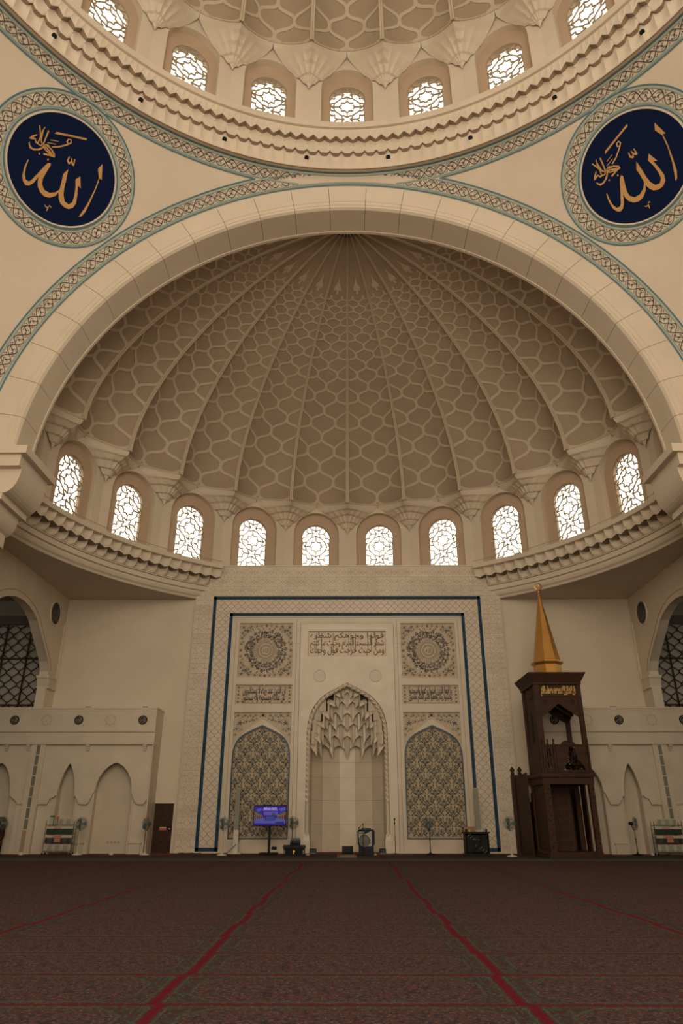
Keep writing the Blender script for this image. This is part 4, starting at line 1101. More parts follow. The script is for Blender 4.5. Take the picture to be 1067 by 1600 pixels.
# ---------------------------------------------------------------- side walls with grilled arches
ARCH = [(8.0,-4.12),(8.44,-3.85),(9.1,-3.05),(9.55,-2.45),(9.96,-1.95),(10.22,-1.4),(10.4,-.75),(10.47,0),(10.4,.75),(10.22,1.4),(9.96,1.95),(9.55,2.45),(9.1,3.05),(8.44,3.85),(8.0,4.12)]
ARCH = [(z, y) for z, y in ARCH]
def sidewall(sx):
    nm = 'pulpit' if sx > 0 else 'bookrack'
    r = struct('wall_right' if sx > 0 else 'wall_left', 'tall side wall with a broad grilled arch on the ' + nm + ' side')
    F = lambda u, v, d: (sx*(14.6+d), u, v)
    op = [(25.9,0),(25.9,7.55)]+[(30+y, z) for z, y in ARCH]+[(34.12,7.5),(34.12,0)]
    outer = [(-7.5,0)]+op+[(35.3,0),(35.3,12.0),(22.6,12.0),(22.6,14.5),(-7.5,14.5)]
    tr = MB().plate(outer, [], F, 0); n = len(op)
    tr.add([F(u,v,0) for u, v in op]+[F(u,v,.45) for u, v in op], [(i,i+1,i+1+n,i+n) for i in range(n-1)])
    tr.plate([(-7.5,0)]+op+[(35.3,0),(35.3,14.5),(-7.5,14.5)], [], F, .45)
    tr.build('plaster_face', plaster, r)
    cur = [(30+y, z) for z, y in ARCH]
    MB().strip([(30+(y-30)*1.05 if False else y0, z0) for y0, z0 in cur], F, .12, -.03, th=.03).build('arch_bead', plaster, r)
    MB().strip([(30+(y0-30)*1.055, 7.6+(z0-7.6)*1.085) for y0, z0 in cur], F, .025, -.012, th=.02).build('arch_line', carve, r)
    for s in (-1, 1):
        y = 30+s*4.12
        mb = MB(); a, b = sorted((y-s*.14, y+s*.75)); x0, x1 = sorted((sx*14.48, sx*15.12)); mb.box(x0,x1,a,b,7.68,7.8)
        a, b = sorted((y+s*.0, y+s*.7)); x0, x1 = sorted((sx*14.53, sx*15.07)); mb.frustum(x0,x1,a,b,7.3,*sorted((sx*14.5,sx*15.1)),*sorted((y-s*.1,y+s*.72)),7.68)
        a, b = sorted((y+s*.02, y+s*.9)); x0, x1 = sorted((sx*14.50, sx*15.1)); mb.box(x0,x1,a,b,7.22,7.3); mb.build('impost', plaster, r)
    # corner fillet
    MB().tube([(sx*14.58,35.1,7.4),(sx*14.58,35.1,10.6)], .05, 6).build('corner_bead', plaster, r)
    # side room and grille; gap above the unseen outer wall added to light the glazing
    x0, x1 = sorted((sx*15.05, sx*24)); 
    MB().box(*sorted((sx*14.7,sx*24)), 35.55, 35.65, 0, 12).box(*sorted((sx*23.9,sx*24)), 18, 35.6, 0, 10.4).box(*sorted((sx*15.05,sx*24)), 18, 18.1, 0, 12).box(*sorted((sx*15.05,sx*24)), 18, 35.6, 12, 12.1).build('side_room', room, r)
    MB().box(*sorted((sx*14.6,sx*15.10)), 35.22, 35.5, 0, 11.95).build('jamb', plaster, r)
    g = thing('wooden_grille', 'dark wooden ogee lattice screen seen through the side arch on the ' + nm + ' side', 'screen', (sx*19.5, 35.4, 0), group='wooden screens in the side arches')
    FL = lambda u, v, d: (u, d, v)
    MB().box(-4.4,4.4,.06,.08,4.5,10.66).build('glazing', darkglass, g)
    MB().box(-4.5,4.5,-.08,.1,10.66,11.1).build('head_beam', mat('beam_red', (.06,.018,.012), .5), g)
    mb = MB()
    for u in [-4.4+1.25*k for k in range(8)]: mb.box(u-.035,u+.035,-.04,.04,4.5,10.7)
    for v in (6.6, 8.9): mb.box(-4.4,4.4,-.04,.04,v-.035,v+.035)
    mb.build('frame', wood, g)
    lt = MB(); 
    n = 28; cw = 8.8/n*2
    for k in range(n):
        pts = []
        for i in range(int(6.16/.62*8)+1):
            z = 4.5+i*.62/8; pts.append((-4.4+cw/2*(k+.5)+(-1)**k*cw/4*max(-1,min(1,1.06*cos(2*pi*(z-4.5)/.62))), z))
        lt.strip(pts, FL, .042, -.02, th=.04)
    stuff(lt.build('lattice', wood, g))
    # small oval-looking roundel
    t = thing('wall_roundel', 'dark blue calligraphy roundel high on the side wall beside the grilled arch, ' + nm + ' side', 'roundel', (sx*14.6, 33.72, 10.80))
    MB().lathe([(.001,-.03),(.54,-.03),(.56,0)], 40).build('disc', mat('disc_dark_blue', (.012,.018,.03), .5), t)
    MB().lathe([(.54,-.03),(.555,-.05),(.62,-.05),(.64,0)], 40).build('rim', plaster, t)
    mb = MB(); vs, fs, _ = text2d('الله'); sg = -sx
    mb.add([(( -.36+.72*x)*sx*1.0, -.36+.62*y, -.036) for x, y in vs], fs); mb.build('lettering', mat('muted_gold', (.16,.14,.09), .5), t)
    # local z of the disc (its back) points into the wall
    zax = Vector((sx,0,0)); yax = Vector((0,0,1)); xax = yax.cross(zax)
    if sx > 0: pass
    t.matrix_world = Matrix(((xax.x,yax.x,zax.x,sx*14.6),(xax.y,yax.y,zax.y,33.72),(xax.z,yax.z,zax.z,10.80),(0,0,0,1)))
sidewall(-1); sidewall(1)

# ---------------------------------------------------------------- imposts of the great arch
for sx in (-1, 1):
    r = struct('trim_6', 'stepped stone impost under the great arch on the ' + ('pulpit' if sx > 0 else 'bookrack') + ' side')
    def F(u, v, d): return (sx*u, d, v)
    def blk(u0, y0, y1, z0, z1, nm='block'): MB().box(*sorted((sx*u0, sx*14.7)), y0, y1, z0, z1).build(nm, plaster, r)
    blk(11.17, 21.15, 23.75, 13.02, 13.32, 'top_slab'); blk(11.38, 21.27, 23.6, 12.58, 13.03, 'fascia')
    cav = [(11.38+.50*(1-cos(q*pi/16)), 12.58-.93*sin(q*pi/16)) for q in range(9)]
    MB().prism(cav+[(14.7,11.65),(14.7,12.58)], F, 21.5, 23.5).build('cavetto', plaster, r)
    blk(11.88, 21.5, 23.5, 11.42, 11.66); 
    cav = [(12.05+.42*(1-cos(q*pi/16)), 11.42-.75*sin(q*pi/16)) for q in range(9)]
    MB().prism(cav+[(14.7,10.67),(14.7,11.42)], F, 21.55, 23.3).build('cavetto', plaster, r)
    blk(12.3, 21.55, 23.1, 10.2, 10.68)
    cav = [(12.5+1.2*(1-cos(q*pi/16)), 10.2-2.0*sin(q*pi/16)) for q in range(9)]
    MB().prism(cav+[(14.7,8.2),(14.7,10.2)], F, 21.6, 23.0).build('cavetto', plaster, r)
    MB().box(*sorted((sx*11.735, sx*14.7)), 21.29, 22.63, 12.6, 13.3).build('springer', plaster, r)
    MB().box(*sorted((sx*13.5, sx*15.2)), 22.6, 23.5, 8, 14).build('pier', plaster, r)

# ================================================================= WOODEN PULPIT
mb0 = thing('wooden_pulpit', 'tall dark carved wooden pulpit with a golden pointed spire standing before the right-hand wall', 'pulpit', (8.9, 30.3, 0))
mb0['label'] = 'tall dark carved wooden pulpit crowned by a golden octagonal spire'
def P(mbx, name, m=None, parent=None, smooth=False): return mbx.build(name, m or wood, parent or mb0, smooth=smooth)
L0, R0, D0 = -1.0, 1.02, 2.2          # half faces of the tower, depth
P(MB().cham(L0-.08, R0+.05, -.04, D0+.04, 0, .10, .02).cham(L0-.04, R0+.02, -.02, D0+.02, .10, .24, .02), 'plinth')
for x0, x1 in ((L0, L0+.26), (R0-.2, R0)):
    for y0 in (0, D0-.2):
        P(MB().box(x0, x1, y0, y0+.2, .24, 2.74), 'lower_post', woodl)
        P(MB().cham(x0+.01, x1-.01, y0+.01, y0+.19, 3.1, 6.8, .03), 'upper_post')
P(MB().box(L0+.05, L0+.12, .2, D0-.2, .24, 2.74), 'side_panel', woodl)
P(MB().box(R0-.12, R0-.05, .95, 1.5, .24, 2.74), 'side_panel')
P(MB().box(L0+.2, R0-.55, D0-.12, D0-.05, .24, 2.74), 'back_panel')
d_ = P(MB().box(L0+.26, .30, 1.0, 1.06, .24, 2.74), 'carved_door', woodl)
mbq = MB()
for k in range(5):
    for j in range(3): 
        u, v = -.55+.30*j, .45+.4*k
        for q in range(6): mbq.lathe([(.001,.985),(.045,.985),(.05,1.0)], 6, (u+.09*cos(q*pi/3), v+.09*sin(q*pi/3)), 'y')
stuff(P(mbq, 'carved_rosette', wood, d_))
mbq = MB()
for s in range(2):
    x = (L0+.13, R0-.1)[s]
    for k in range(14): mbq.lathe([(.001,-.018),(.03,-.018),(.045,-.002)], 6, (x+(.04 if k % 2 else -.04), .4+.165*k), 'y')
stuff(P(mbq, 'post_carving', wood))
P(MB().cham(L0-.1, R0+.08, -.08, D0+.1, 2.98, 3.12, .03), 'ledge')
P(MB().box(L0-.02, R0+.02, -.02, D0+.02, 2.72, 2.98), 'floor_beam', woodl)
# balcony panels with openwork carving
def openwork(mb, poly, y, n, seed):
    r = random.Random(seed)
    x0 = min(p[0] for p in poly); x1 = max(p[0] for p in poly); z0 = min(p[1] for p in poly); z1 = max(p[1] for p in poly)
    F = FXZ(y)
    for k in range(n):
        u, v = r.uniform(x0, x1), r.uniform(z0, z1)
        if not inside((u, v), poly): continue
        a = r.uniform(0, 6.3); rr = r.uniform(.05, .1)
        mb.strip([(u+rr*(1-q*.07)*cos(a+q*.6), v+rr*(1-q*.07)*sin(a+q*.6)) for q in range(9)], F, .03, 0, th=-.02)
def balcony_panel(x0, x1, poly, nm, seed):
    o = MB().plate(RC(x0,3.12,x1,4.24), [poly], FXZ(-.02), 0, .05).box(x0, x1, .03, .035, 3.12, 3.13).build(nm, wood, mb0)
    m = MB(); openwork(m, poly, .02, int(150*(x1-x0)), seed); m.build('openwork', woodl, o)
    MB().strip(RC(x0+.03,3.16,x1-.03,4.2), FXZ(-.022), .03, 0, closed=True, th=-.015).build('panel_frame', wood, o)
balcony_panel(-.40, .95, [(-.10,3.25),(.78,3.25),(.70,3.45),(.50,3.65),(.42,4.15),(.20,4.15),(.12,3.7),(-.02,3.5)], 'balcony_panel', 4)
balcony_panel(-.86, -.46, [(-.74,3.28),(-.58,3.28),(-.58,4.1),(-.74,4.1)], 'balcony_panel', 5)
for x, y in ((-.88,-.02),(-.43,-.04),(-.66,.02),(.97,-.02),(1.0,D0)): 
    P(MB().box(x-.035, x+.035, y-.03, y+.04, 3.1, 4.28), 'baluster')
    P(MB().lathe([(.03,4.28),(.045,4.31),(.02,4.34),(.05,4.39),(.035,4.44),(.001,4.48)], 10, (x, y)), 'finial', smooth=True)
for yy in (.3, 1.3): P(MB().box(R0-.07, R0, yy, yy+.5, 3.12, 4.2), 'balcony_side', woodl)
P(MB().box(L0, L0+.07, .2, D0-.2, 3.12, 4.2), 'balcony_side', woodl)
P(MB().prism([(-.14,4.24)]+[(.18+.3*cos(pi-pi*i/10)*1.0, 4.24+.16*sin(pi*i/10)) for i in range(11)], FXZ(-.01), 0, .05), 'crest', wood)
# lantern: arched lintels on the four sides, golden inscription
def lint(w0, w1): 
    c = (w0+w1)/2; h = (w1-w0)/2
    return [(w0,5.02),(w0,5.40),(w0+h*.25,5.52),(w0+h*.6,5.70),(c,5.90),(w1-h*.6,5.70),(w1-h*.25,5.52),(w1,5.40),(w1,5.02),(w1,6.8),(w0,6.8)]
lf = [(-.74,5.02),(-.74,5.40)]; 
fpoly = [(-.76,6.8),(-.76,5.36),(-.72,5.38),(-.5,5.52),(-.28,5.68),(.01,5.90),(.30,5.68),(.54,5.52),(.78,5.38),(.84,5.36),(.84,6.8)]
o = P(MB().prism(fpoly, FXZ(.04), 0, .08), 'arched_lintel', woodl)
P(MB().prism([(x, z+.14 if z < 6 else z) for x, z in fpoly], FXZ(.9), 0, .3), 'inner_lintel', wood)
P(MB().prism(fpoly, FXZ(D0-.12), 0, .08), 'arched_lintel', wood)
P(MB().box(L0+.08, L0+.13, .2, D0-.2, 4.2, 6.8), 'lantern_panel', woodl)
P(MB().prism([(.95,4.4),(.95,5.45),(1.1,5.62),(1.25,5.45),(1.25,4.4)], lambda u, v, d: (L0+.07+d, u, v), 0, .005), 'slit_shade_plate', black)  # black plate paints the shade of an opening; the panel has no hole
for x in (R0-.12,):
    q = [(.2,6.8),(.2,5.36),(.5,5.5),(1.1,5.92),(1.7,5.5),(2.0,5.36),(2.0,6.8)]
    P(MB().prism(q, lambda u, v, d: (x+d, u, v), 0, .07), 'arched_lintel', wood)
mbq = MB(); put_text(mbq, 'ان الدين عند الله الاسلام', FXZ(.035), 0, -.69, .78, 6.21, 6.50); put_text(mbq, 'لا اله الا الله محمد رسول الله', FXZ(.034), 0, -.66, .76, 6.36, 6.64)
P(mbq, 'gold_inscription', mat('gold_letters', (.50,.30,.10), .45, metal=.2), o)
MB().strip(RC(-.72,6.18,.80,6.66), FXZ(.036), .025, 0, closed=True, th=-.012).build('inscription_frame', wood, o)
mbq = MB()
for x in (-.55, .6):
    for r_ in (.07, .04): mbq.strip([(x+r_*cos(k*pi/6), 5.98+r_*sin(k*pi/6)) for k in range(12)], FXZ(.035), .016, 0, closed=True, th=-.01)
stuff(mbq.build('carved_roundel', wood, o))
mbq = MB(); put_text(mbq, 'محمد', lambda u, v, d: (L0-.005, 1.6-u, v), 0, .3, 1.2, 6.2, 6.62); P(mbq, 'gold_side_inscription', MATS['gold_letters'])
P(MB().frustum(L0-.02,R0+.02,-.02,D0+.02,6.78,L0-.20,R0+.20,-.2,D0+.2,7.12).cham(L0-.22,R0+.22,-.22,D0+.22,7.12,7.18,.015), 'cornice', woodl)
P(MB().box(L0-.03,R0+.03,-.03,D0+.03,6.70,6.78), 'cornice_bead')
# golden spire
CX_, CY_ = 0.02, 1.1
A8 = pi/8
sp_ = P(MB().lathe([(.60,7.16),(.60,7.72)], 8, (CX_,CY_), a0=A8, a1=A8+2*pi), 'spire_drum', brass)
P(MB().lathe([(.61,7.70),(.72,7.80),(.72,7.86),(.60,7.90)], 8, (CX_,CY_), a0=A8, a1=A8+2*pi), 'spire_collar', brass)
P(MB().lathe([(.60,7.88),(.035,11.05)], 8, (CX_,CY_), a0=A8, a1=A8+2*pi), 'spire', brass)
P(MB().lathe([(.03,11.0),(.03,11.12),(.06,11.16),(.03,11.2),(.02,11.3)], 10, (CX_,CY_)), 'spire_tip', brass, smooth=True)
mbq = MB(); mbq.tube([(CX_+.16*cos(a*pi/12+.2+pi/2), CY_, 11.42+.16*sin(a*pi/12+.2+pi/2)) for a in range(24)], [.022+.016*sin(a/23*pi) for a in range(24)], 7)
mbq.lathe([(.001,-.02),(.05,-.01),(.05,.01),(.001,.02)], 8, (CX_+.06,11.46), 'y'); mbq.v = [(x, y+(CY_ if abs(y) < .5 else 0), z) for x, y, z in mbq.v]
P(mbq, 'crescent_finial', brass)
# stair behind with rails and gate posts
for k in range(7): P(MB().box(L0+.05, .75, D0+.1+.27*(6-k), D0+.1+.27*(7-k), 0, .35*(k+1)), 'step')
for x in (L0-.18, .82):
    o = P(MB().prism([(D0,.0),(D0+2.2,.0),(D0+2.2,3.1),(D0,3.2)], lambda u, v, d: (x+d, u, v), 0, .08), 'stair_rail', woodl)
    MB().tube([(x+.04,D0,3.24),(x+.04,D0+2.2,3.14)], .05, 6).build('handrail', wood, o)
for x in (L0-.22, L0+.12):
    P(MB().box(x-.09, x+.09, D0+2.2, D0+2.42, 0, 3.3), 'gate_post')
    P(MB().lathe([(.05,3.3),(.10,3.36),(.04,3.42),(.11,3.52),(.06,3.62),(.001,3.68)], 10, (x, D0+2.3)), 'finial', smooth=True)
P(MB().box(L0-.3, .9, D0+2.22, D0+2.4, 3.0, 3.3), 'gate_lintel', woodl)

# ================================================================= SMALL FURNISHINGS
def fan(x, y, dark, yaw, pole_h, label, grp='standing fans'):
    t = thing('standing_fan', label, 'fan', (x, y, .006), 0, grp)
    m = blackm if dark else white
    MB().lathe([(.001,0),(.21,0),(.22,.02),(.17,.045),(.05,.07),(.03,.11),(.001,.11)], 20).build('base', m, t, smooth=True)
    MB().tube([(0,0,.08),(0,0,.62)], .020, 8).tube([(0,0,.6),(0,0,pole_h-.26)], .014, 8).lathe([(.014,.60),(.03,.60),(.03,.66),(.014,.66)], 8).build('pole', m, t)
    hd_ = thing('head', '', None) if False else None
    c, s_ = cos(yaw), sin(yaw)
    R = lambda px, py, pz: (px*c-py*s_, px*s_+py*c, pz+pole_h)     # local: blows along -Y
    def xf(mb): mb.v = [R(*v) for v in mb.v]; return mb
    mo = xf(MB().lathe([(.001,.0),(.055,.0),(.075,.03),(.075,.14),(.05,.19),(.001,.2)], 14, (0,0), 'y')).build('motor', blackm if dark else mat('fan_motor', (.05,.055,.05), .5), t, smooth=True)
    MB().tube([R(0,.08,-.05), R(0,.07,-.14), (0,0,pole_h-.27)], .022, 7).build('neck', m if dark else MATS['fan_motor'], t)
    cg = MB()
    for k in range(28):
        a = 2*pi*k/28
        pts = [(.03*cos(a),-.16,.03*sin(a)),(.16*cos(a),-.155,.16*sin(a)),(.245*cos(a),-.11,.245*sin(a)),(.265*cos(a),-.06,.265*sin(a)),(.24*cos(a),-.01,.24*sin(a)),(.06*cos(a),.02,.06*sin(a))]
        cg.tube(pts, .0032, 3, cap=False)
    for r_, yy in ((.265,-.06),(.16,-.157),(.2,-.14),(.2,.0)): cg.tube([(r_*cos(k*pi/14), yy, r_*sin(k*pi/14)) for k in range(29)], .0055, 4, cap=False)
    cg.lathe([(.001,-.172),(.05,-.17),(.055,-.155)], 12, (0,0), 'y')
    xf(cg).build('guard_cage', mat('fan_cage', (.10,.12,.11), .4), t)
    bl = MB()
    for k in range(3):
        a0 = 2*pi*k/3; rows = []
        for i in range(6):
            r_ = .04+.19*i/5; w = .35+.75*sin(pi*(.25+.6*i/5))
            rows.append([(r_*cos(a0+w*(q/3-.5)), -.09+.03*(q/3-.5)*2, r_*sin(a0+w*(q/3-.5))) for q in range(4)])
        bl.grid(rows)
    bl.lathe([(.001,-.13),(.035,-.12),(.04,-.03)], 10, (0,0), 'y')
    xf(bl).build('blades', mat('fan_blade', (.09,.13,.12), .35), t)
    return t
fan(-11.62, 33.05, False, .5, 1.22, 'pale pole standing fan beside the book rack with the green box')
fan(-8.74, 33.1, False, -.75, 1.22, 'pale pole standing fan turned aside in front of the dark door frame')
fan(-5.37, 32.7, False, .35, 1.22, 'pale pole standing fan between the blue frame and the floral panel, on the television side')
fan(-2.46, 33.5, True, .35, 1.26, 'standing fan behind the black amplifier chest')
fan(3.52, 33.4, True, -.8, 1.26, 'dark standing fan in front of the floral panel on the pulpit side')
fan(6.68, 31.8, False, .05, 1.24, 'white standing fan facing straight ahead beside the black carved box')
fan(12.32, 33.1, True, 1.15, 1.24, 'dark standing fan seen edge on between the pulpit and the book rack')
fan(-14.92, 32.7, True, .6, 1.24, 'dark standing fan beside the maroon chair, next to the tiled pilaster')

# maroon high backed chair, mostly out of frame
t = thing('high_back_chair', 'maroon high backed chair with a black frame behind the dark fan at the tiled pilaster', 'chair', (-15.45, 33.6, .006))
MB().cham(-.26,.26,.0,.07,.55,1.45,.10).build('backrest', mat('maroon_cloth', (.085,.016,.012), .8), t)
MB().cham(-.28,.28,.06,.10,.52,1.48,.11).build('back_frame', black, t)
MB().cham(-.27,.27,-.5,.05,.42,.54,.03).build('seat', MATS['maroon_cloth'], t)
for x in (-.24, .24):
    for y in (-.45, .04): MB().box(x-.02,x+.02,y-.02,y+.02,0,.44).build('leg', black, t)

# book racks
bookmats = {'green': mat('cover_dark_green', (.012,.035,.025), .5), 'olive': mat('cover_olive', (.05,.055,.032), .5), 'dark': mat('cover_dark', (.022,.022,.018), .5)}
paper = mat('paper', (.50,.44,.33), .8); label_m = mat('spine_label', (.48,.42,.32), .7); palebook = mat('pale_cover', (.36,.36,.28), .6); redlab = mat('pink_label', (.42,.25,.2), .7)
greybook = mat('grey_cover', (.24,.25,.2), .6)
def book_mesh(cover, lab):
    mb = MB(); mb.box(-.048,.048,-.14,.0,0,.20); mb.c = 1; mb.box(-.05,.05,-.145,.0,.20,.285); mb.c = 2; mb.box(-.044,.044,-.135,-.01,.285,.29)
    me = bpy.data.meshes.new('book'); me.from_pydata(mb.v, [], mb.f)
    for m in (cover, lab, paper): me.materials.append(m)
    me.polygons.foreach_set('material_index', mb.m); me.update(); return me
BK = {(c, l): book_mesh(bookmats[c], {'l': label_m, 'r': redlab}[l]) for c in bookmats for l in 'lr'}
mb = MB().cham(-.075,.075,-.03,.0,0,.27,.008); mb.c = 1; mb.box(-.07,.07,-.031,-.03,.03,.24)
def flat_book(cm, nm):
    me = bpy.data.meshes.new(nm); me.from_pydata(mb.v, [], mb.f); me.materials.append(paper); me.materials.append(cm); me.polygons.foreach_set('material_index', mb.m); me.update(); return me
FB = [flat_book(palebook, 'book'), flat_book(greybook, 'book')]
def rack(x, y, nm, hint):
    t = thing('book_rack', 'grey metal book rack ' + nm, 'rack', (x, y, .006))
    W2 = .60
    for sx in (-W2, W2):
        for yy in (-.17, .17): MB().tube([(sx,yy,.1),(sx,yy,1.32)], .014, 7).build('upright', mat('rack_steel', (.10,.10,.085), .35, metal=.5), t)
        MB().tube([(sx,-.17,.7),(sx,.17,.7)], .009, 6).tube([(sx,-.17,1.0),(sx,.17,1.0)], .009, 6).build('side_bar', MATS['rack_steel'], t)
        for yy in (-.17, .17):
            w = MB().lathe([(.001,-.015),(.04,-.015),(.045,0),(.04,.015),(.001,.015)], 12, (0,.045), 'y').build('caster', black, t, (sx, yy, 0))
    for z in (.12, .45, .80, 1.14):
        o = MB().box(-W2,W2,-.17,.17,z,z+.02).build('shelf', MATS['rack_steel'], t)
        MB().tube([(-W2,-.175,z+.05),(W2,-.175,z+.05)], .007, 5).build('rail', MATS['rack_steel'], o)
    def book(me, lx, ly, lz, rx, lab, grp, nm='book'):
        o = link(nm, me, None, (x+lx, y+ly, lz)); o.rotation_euler = (rx,0,0); tag(o, lab, 'book', grp); return o
    OR = ['first','second','third','fourth','fifth','sixth','seventh','eighth','ninth','tenth','last']
    for k in range(11): book(BK[('green','r' if k in (3,4,5) else 'l')], -.52+.104*k, -.005, .828, 0, OR[k]+' dark green volume from the left, second shelf of '+hint, 'green volumes on ' + hint)
    for k in range(11):
        c_ = 'olive' if k % 3 else 'dark'
        book(BK[(c_,'r' if k in (3,4,5) else 'l')], -.52+.104*k, -.005, .478, 0, OR[k]+(' olive' if k % 3 else ' blackish')+' volume from the left, third shelf of '+hint, 'dark volumes on ' + hint)
    for k in range(7): book(FB[k % 2], -.5+.166*k, -.08, .148, 0, OR[k]+(' pale' if k % 2 == 0 else ' greyish')+' face out book from the left, bottom shelf of '+hint, 'pale books on the bottom shelf of ' + hint)
    for k in range(4 if x < 0 else 5): book(FB[(k+1) % 2], (-.03 if x < 0 else -.30)+.165*k, -.02, 1.168, 0, OR[k]+(' greyish' if k % 2 == 0 else ' pale')+' book standing face out on top of '+hint, 'books on top of ' + hint)
    n = thing('notice_card', 'red printed notice hung on the third shelf of ' + hint, 'notice', (x-.02, y-.19, .50))
    MB().box(-.14,.14,-.012,-.004,0,.30).build('card', dkred, n)
    q = MB()
    for z in (.25,.19,.10,.05): q.box(-.12,.12,-.014,-.012,z-.012,z+.012)
    q.build('printed_lines', mat('pale_print', (.45,.33,.26), .6), n)
    return t
rack(-12.5, 33.15, 'with a green topped box, before the narrow niche', 'the rack near the door')
rack(13.75, 33.15, 'at the pulpit side beside the tiled pilaster', 'the rack past the pulpit')
t = thing('small_box', 'small green topped box standing on the rack near the door', 'box', (-12.965, 33.2, 1.166))
MB().cham(-.075,.075,-.06,.06,0,.32,.008).build('body', palebook, t); MB().cham(-.08,.08,-.065,.065,.32,.39,.008).build('lid', mat('lid_green', (.05,.15,.04), .5), t)
t = thing('small_box', 'small orange banded box stacked on a book on the rack near the door', 'box', (-12.745, 33.12, 1.44))
t.location.z = 1.166; MB().cham(-.07,.07,-.06,.06,0,.25,.008).build('body', greybook, t); MB().cham(-.075,.075,-.065,.065,.25,.36,.006).build('lid', mat('lid_orange', (.42,.2,.1), .5), t)

# television on its stand
t = thing('television', 'flat television on a black pole stand showing a blue mosque slide', 'television', (-3.45, 33.3, .006))
MB().cham(-.40,.40,-.25,.25,.04,.09,.02).build('base', black, t)
for xx in (-.35,.35):
    for yy in (-.2,.2): MB().lathe([(.001,-.02),(.025,-.02),(.025,.02),(.001,.02)], 10, (0,.022), 'y').build('caster', black, t, (xx,yy,0))
MB().box(-.055,.055,.06,.12,.09,1.9).build('pole', blackm, t)
MB().cham(-.72,.72,-.03,.04,1.13,1.97,.015).build('bezel', black, t)
MB().cham(.12,.34,-.1,.1,.2,.32,.02).build('media_box', black, t)
def em(n, c, e=1.0): return mat('screen_'+n, c, .4, emis=e*.5, spec=.1)
scr = MB(); ms = [em('sky', (.035,.016,.26), .8), em('cloud', (.10,.07,.42), .9), em('text', (.35,.33,.75), 1.0), em('arcade', (.20,.10,.10), .6), em('roof', (.02,.10,.06), .7), em('court', (.07,.09,.34), .9), em('box', (.025,.03,.16), .7), em('gloom', (.05,.02,.03), .6)]
F = FXZ(-.034); TW, TZ0, TZ1 = .69, 1.165, 1.935
def sc_(c, pts, d=0): scr.c = c; scr.add([F(u*TW, TZ0+(TZ1-TZ0)*v, d) for u, v in pts], [tuple(range(len(pts)))])
sc_(0, [(-1,0),(1,0),(1,1),(-1,1)])
sc_(1, [(-.9,.8),(-.6,.9),(-.5,.78),(-.75,.7)], -.001); sc_(1, [(.55,.85),(.95,.97),(1,.8),(.7,.72)], -.001); sc_(1, [(-.4,.52),(.5,.52),(.5,.72),(-.4,.72)], -.0005)
for s in (-1, 1):
    sc_(3, [(s*1,.30),(s*1,.72),(s*.45,.5),(s*.45,.38)], -.0015); sc_(4, [(s*1,.70),(s*1,.78),(s*.5,.56),(s*.6,.52)], -.002)
    for k in range(4): u = .96-.13*k; sc_(7, [(s*u,.30+.02*k),(s*(u-.06),.31+.02*k),(s*(u-.06),.52-.03*k),(s*(u-.03),.56-.03*k),(s*u,.53-.03*k)], -.002)
sc_(5, [(-1,.10),(1,.10),(1,.3),(.45,.38),(-.45,.38),(-1,.3)], -.0015)
sc_(6, [(-.3,.24),(.36,.24),(.36,.50),(-.3,.50)], -.0025); sc_(4, [(.10,.52),(.36,.52),(.33,.62),(.23,.68),(.13,.62)], -.0025)
sc_(6, [(.38,.03),(.9,.03),(.9,.18),(.38,.18)], -.003); sc_(0, [(-1,0),(1,0),(1,.07),(-1,.07)], -.0026); sc_(5, [(-.95,.1),(.35,.1),(.35,.17),(-.95,.17)], -.003)
scr.c = 2; put_text(scr, 'SURAH CUTI', F, -.003, -.28, .27, 1.80, 1.87, False)
scr.c = 2; put_text(scr, 'UNTUK SEMUA JEMAAH', F, -.003, -.33, .32, 1.745, 1.785, False)
for k in range(3): sc_(5, [(-.24,.29+.06*k),(.3,.29+.06*k),(.3,.315+.06*k),(-.24,.315+.06*k)], -.003)
scr.build('screen', ms, t)
# amplifier chest, mixer on top
t = thing('amplifier_chest', 'low black chest with a small gold emblem beside the television', 'chest', (-2.31, 32.75, .006))
MB().cham(-.44,.44,-.28,.28,.0,.30,.015).build('body', black, t)
MB().frustum(-.48,.48,-.3,.3,.30,-.46,.46,-.28,.28,.36).box(-.45,.45,-.27,.27,.36,.40).build('top', blackm, t)
MB().lathe([(.001,-.30),(.045,-.295),(.06,-.28)], 12, (0,.16), 'y').box(-.02,.02,-.295,-.28,.07,.12).build('emblem', mat('emblem_gold', (.55,.36,.09), .35, metal=.6), t)
for s in (-1, 1): MB().box(s*.40-.03,s*.40+.03,-.29,-.27,.08,.22).build('corner_plate', mat('plate_dim', (.16,.12,.07), .5), t)
t = thing('mixer_console', 'small black console with a raised screen on top of the amplifier chest', 'mixer', (-2.28, 32.8, .408))
MB().prism([(-.22,0),(.2,0),(.2,.16),(.08,.17),(-.22,.05)], lambda u, v, d: (d, u, v), -.21, .21).build('body', black, t)
MB().cham(-.20,.20,.05,.08,.12,.27,.01).build('screen', mat('dim_screen', (.03,.035,.035), .3), t)
mb = MB()
for i in range(5):
    for j in range(2): mb.lathe([(.012,.09+.02*j),(.01,.13+.02*j),(.001,.13+.02*j)], 8, (-.16+.08*i,-.12+.1*j))
mb.build('knobs', grey, t)
# column speakers
for x, nm in ((-5.06, 'television'), (5.84, 'carved box')):
    t = thing('column_speaker', 'slim grey column speaker on a white post behind the ' + nm, 'speaker', (x, 34.45, .006))
    MB().cham(-.28,.28,-.2,.2,0,.04,.01).build('foot', white, t); MB().box(-.11,.11,-.06,.06,.04,.96).build('post', white, t)
    MB().cham(-.10,.10,-.07,.07,.96,2.74,.02).build('cabinet', mat('speaker_grey', (.27,.27,.22), .6), t)
    MB().box(-.08,.08,-.075,-.07,1.0,2.70).build('grille_cloth', mat('speaker_cloth', (.23,.23,.185), .8), t)
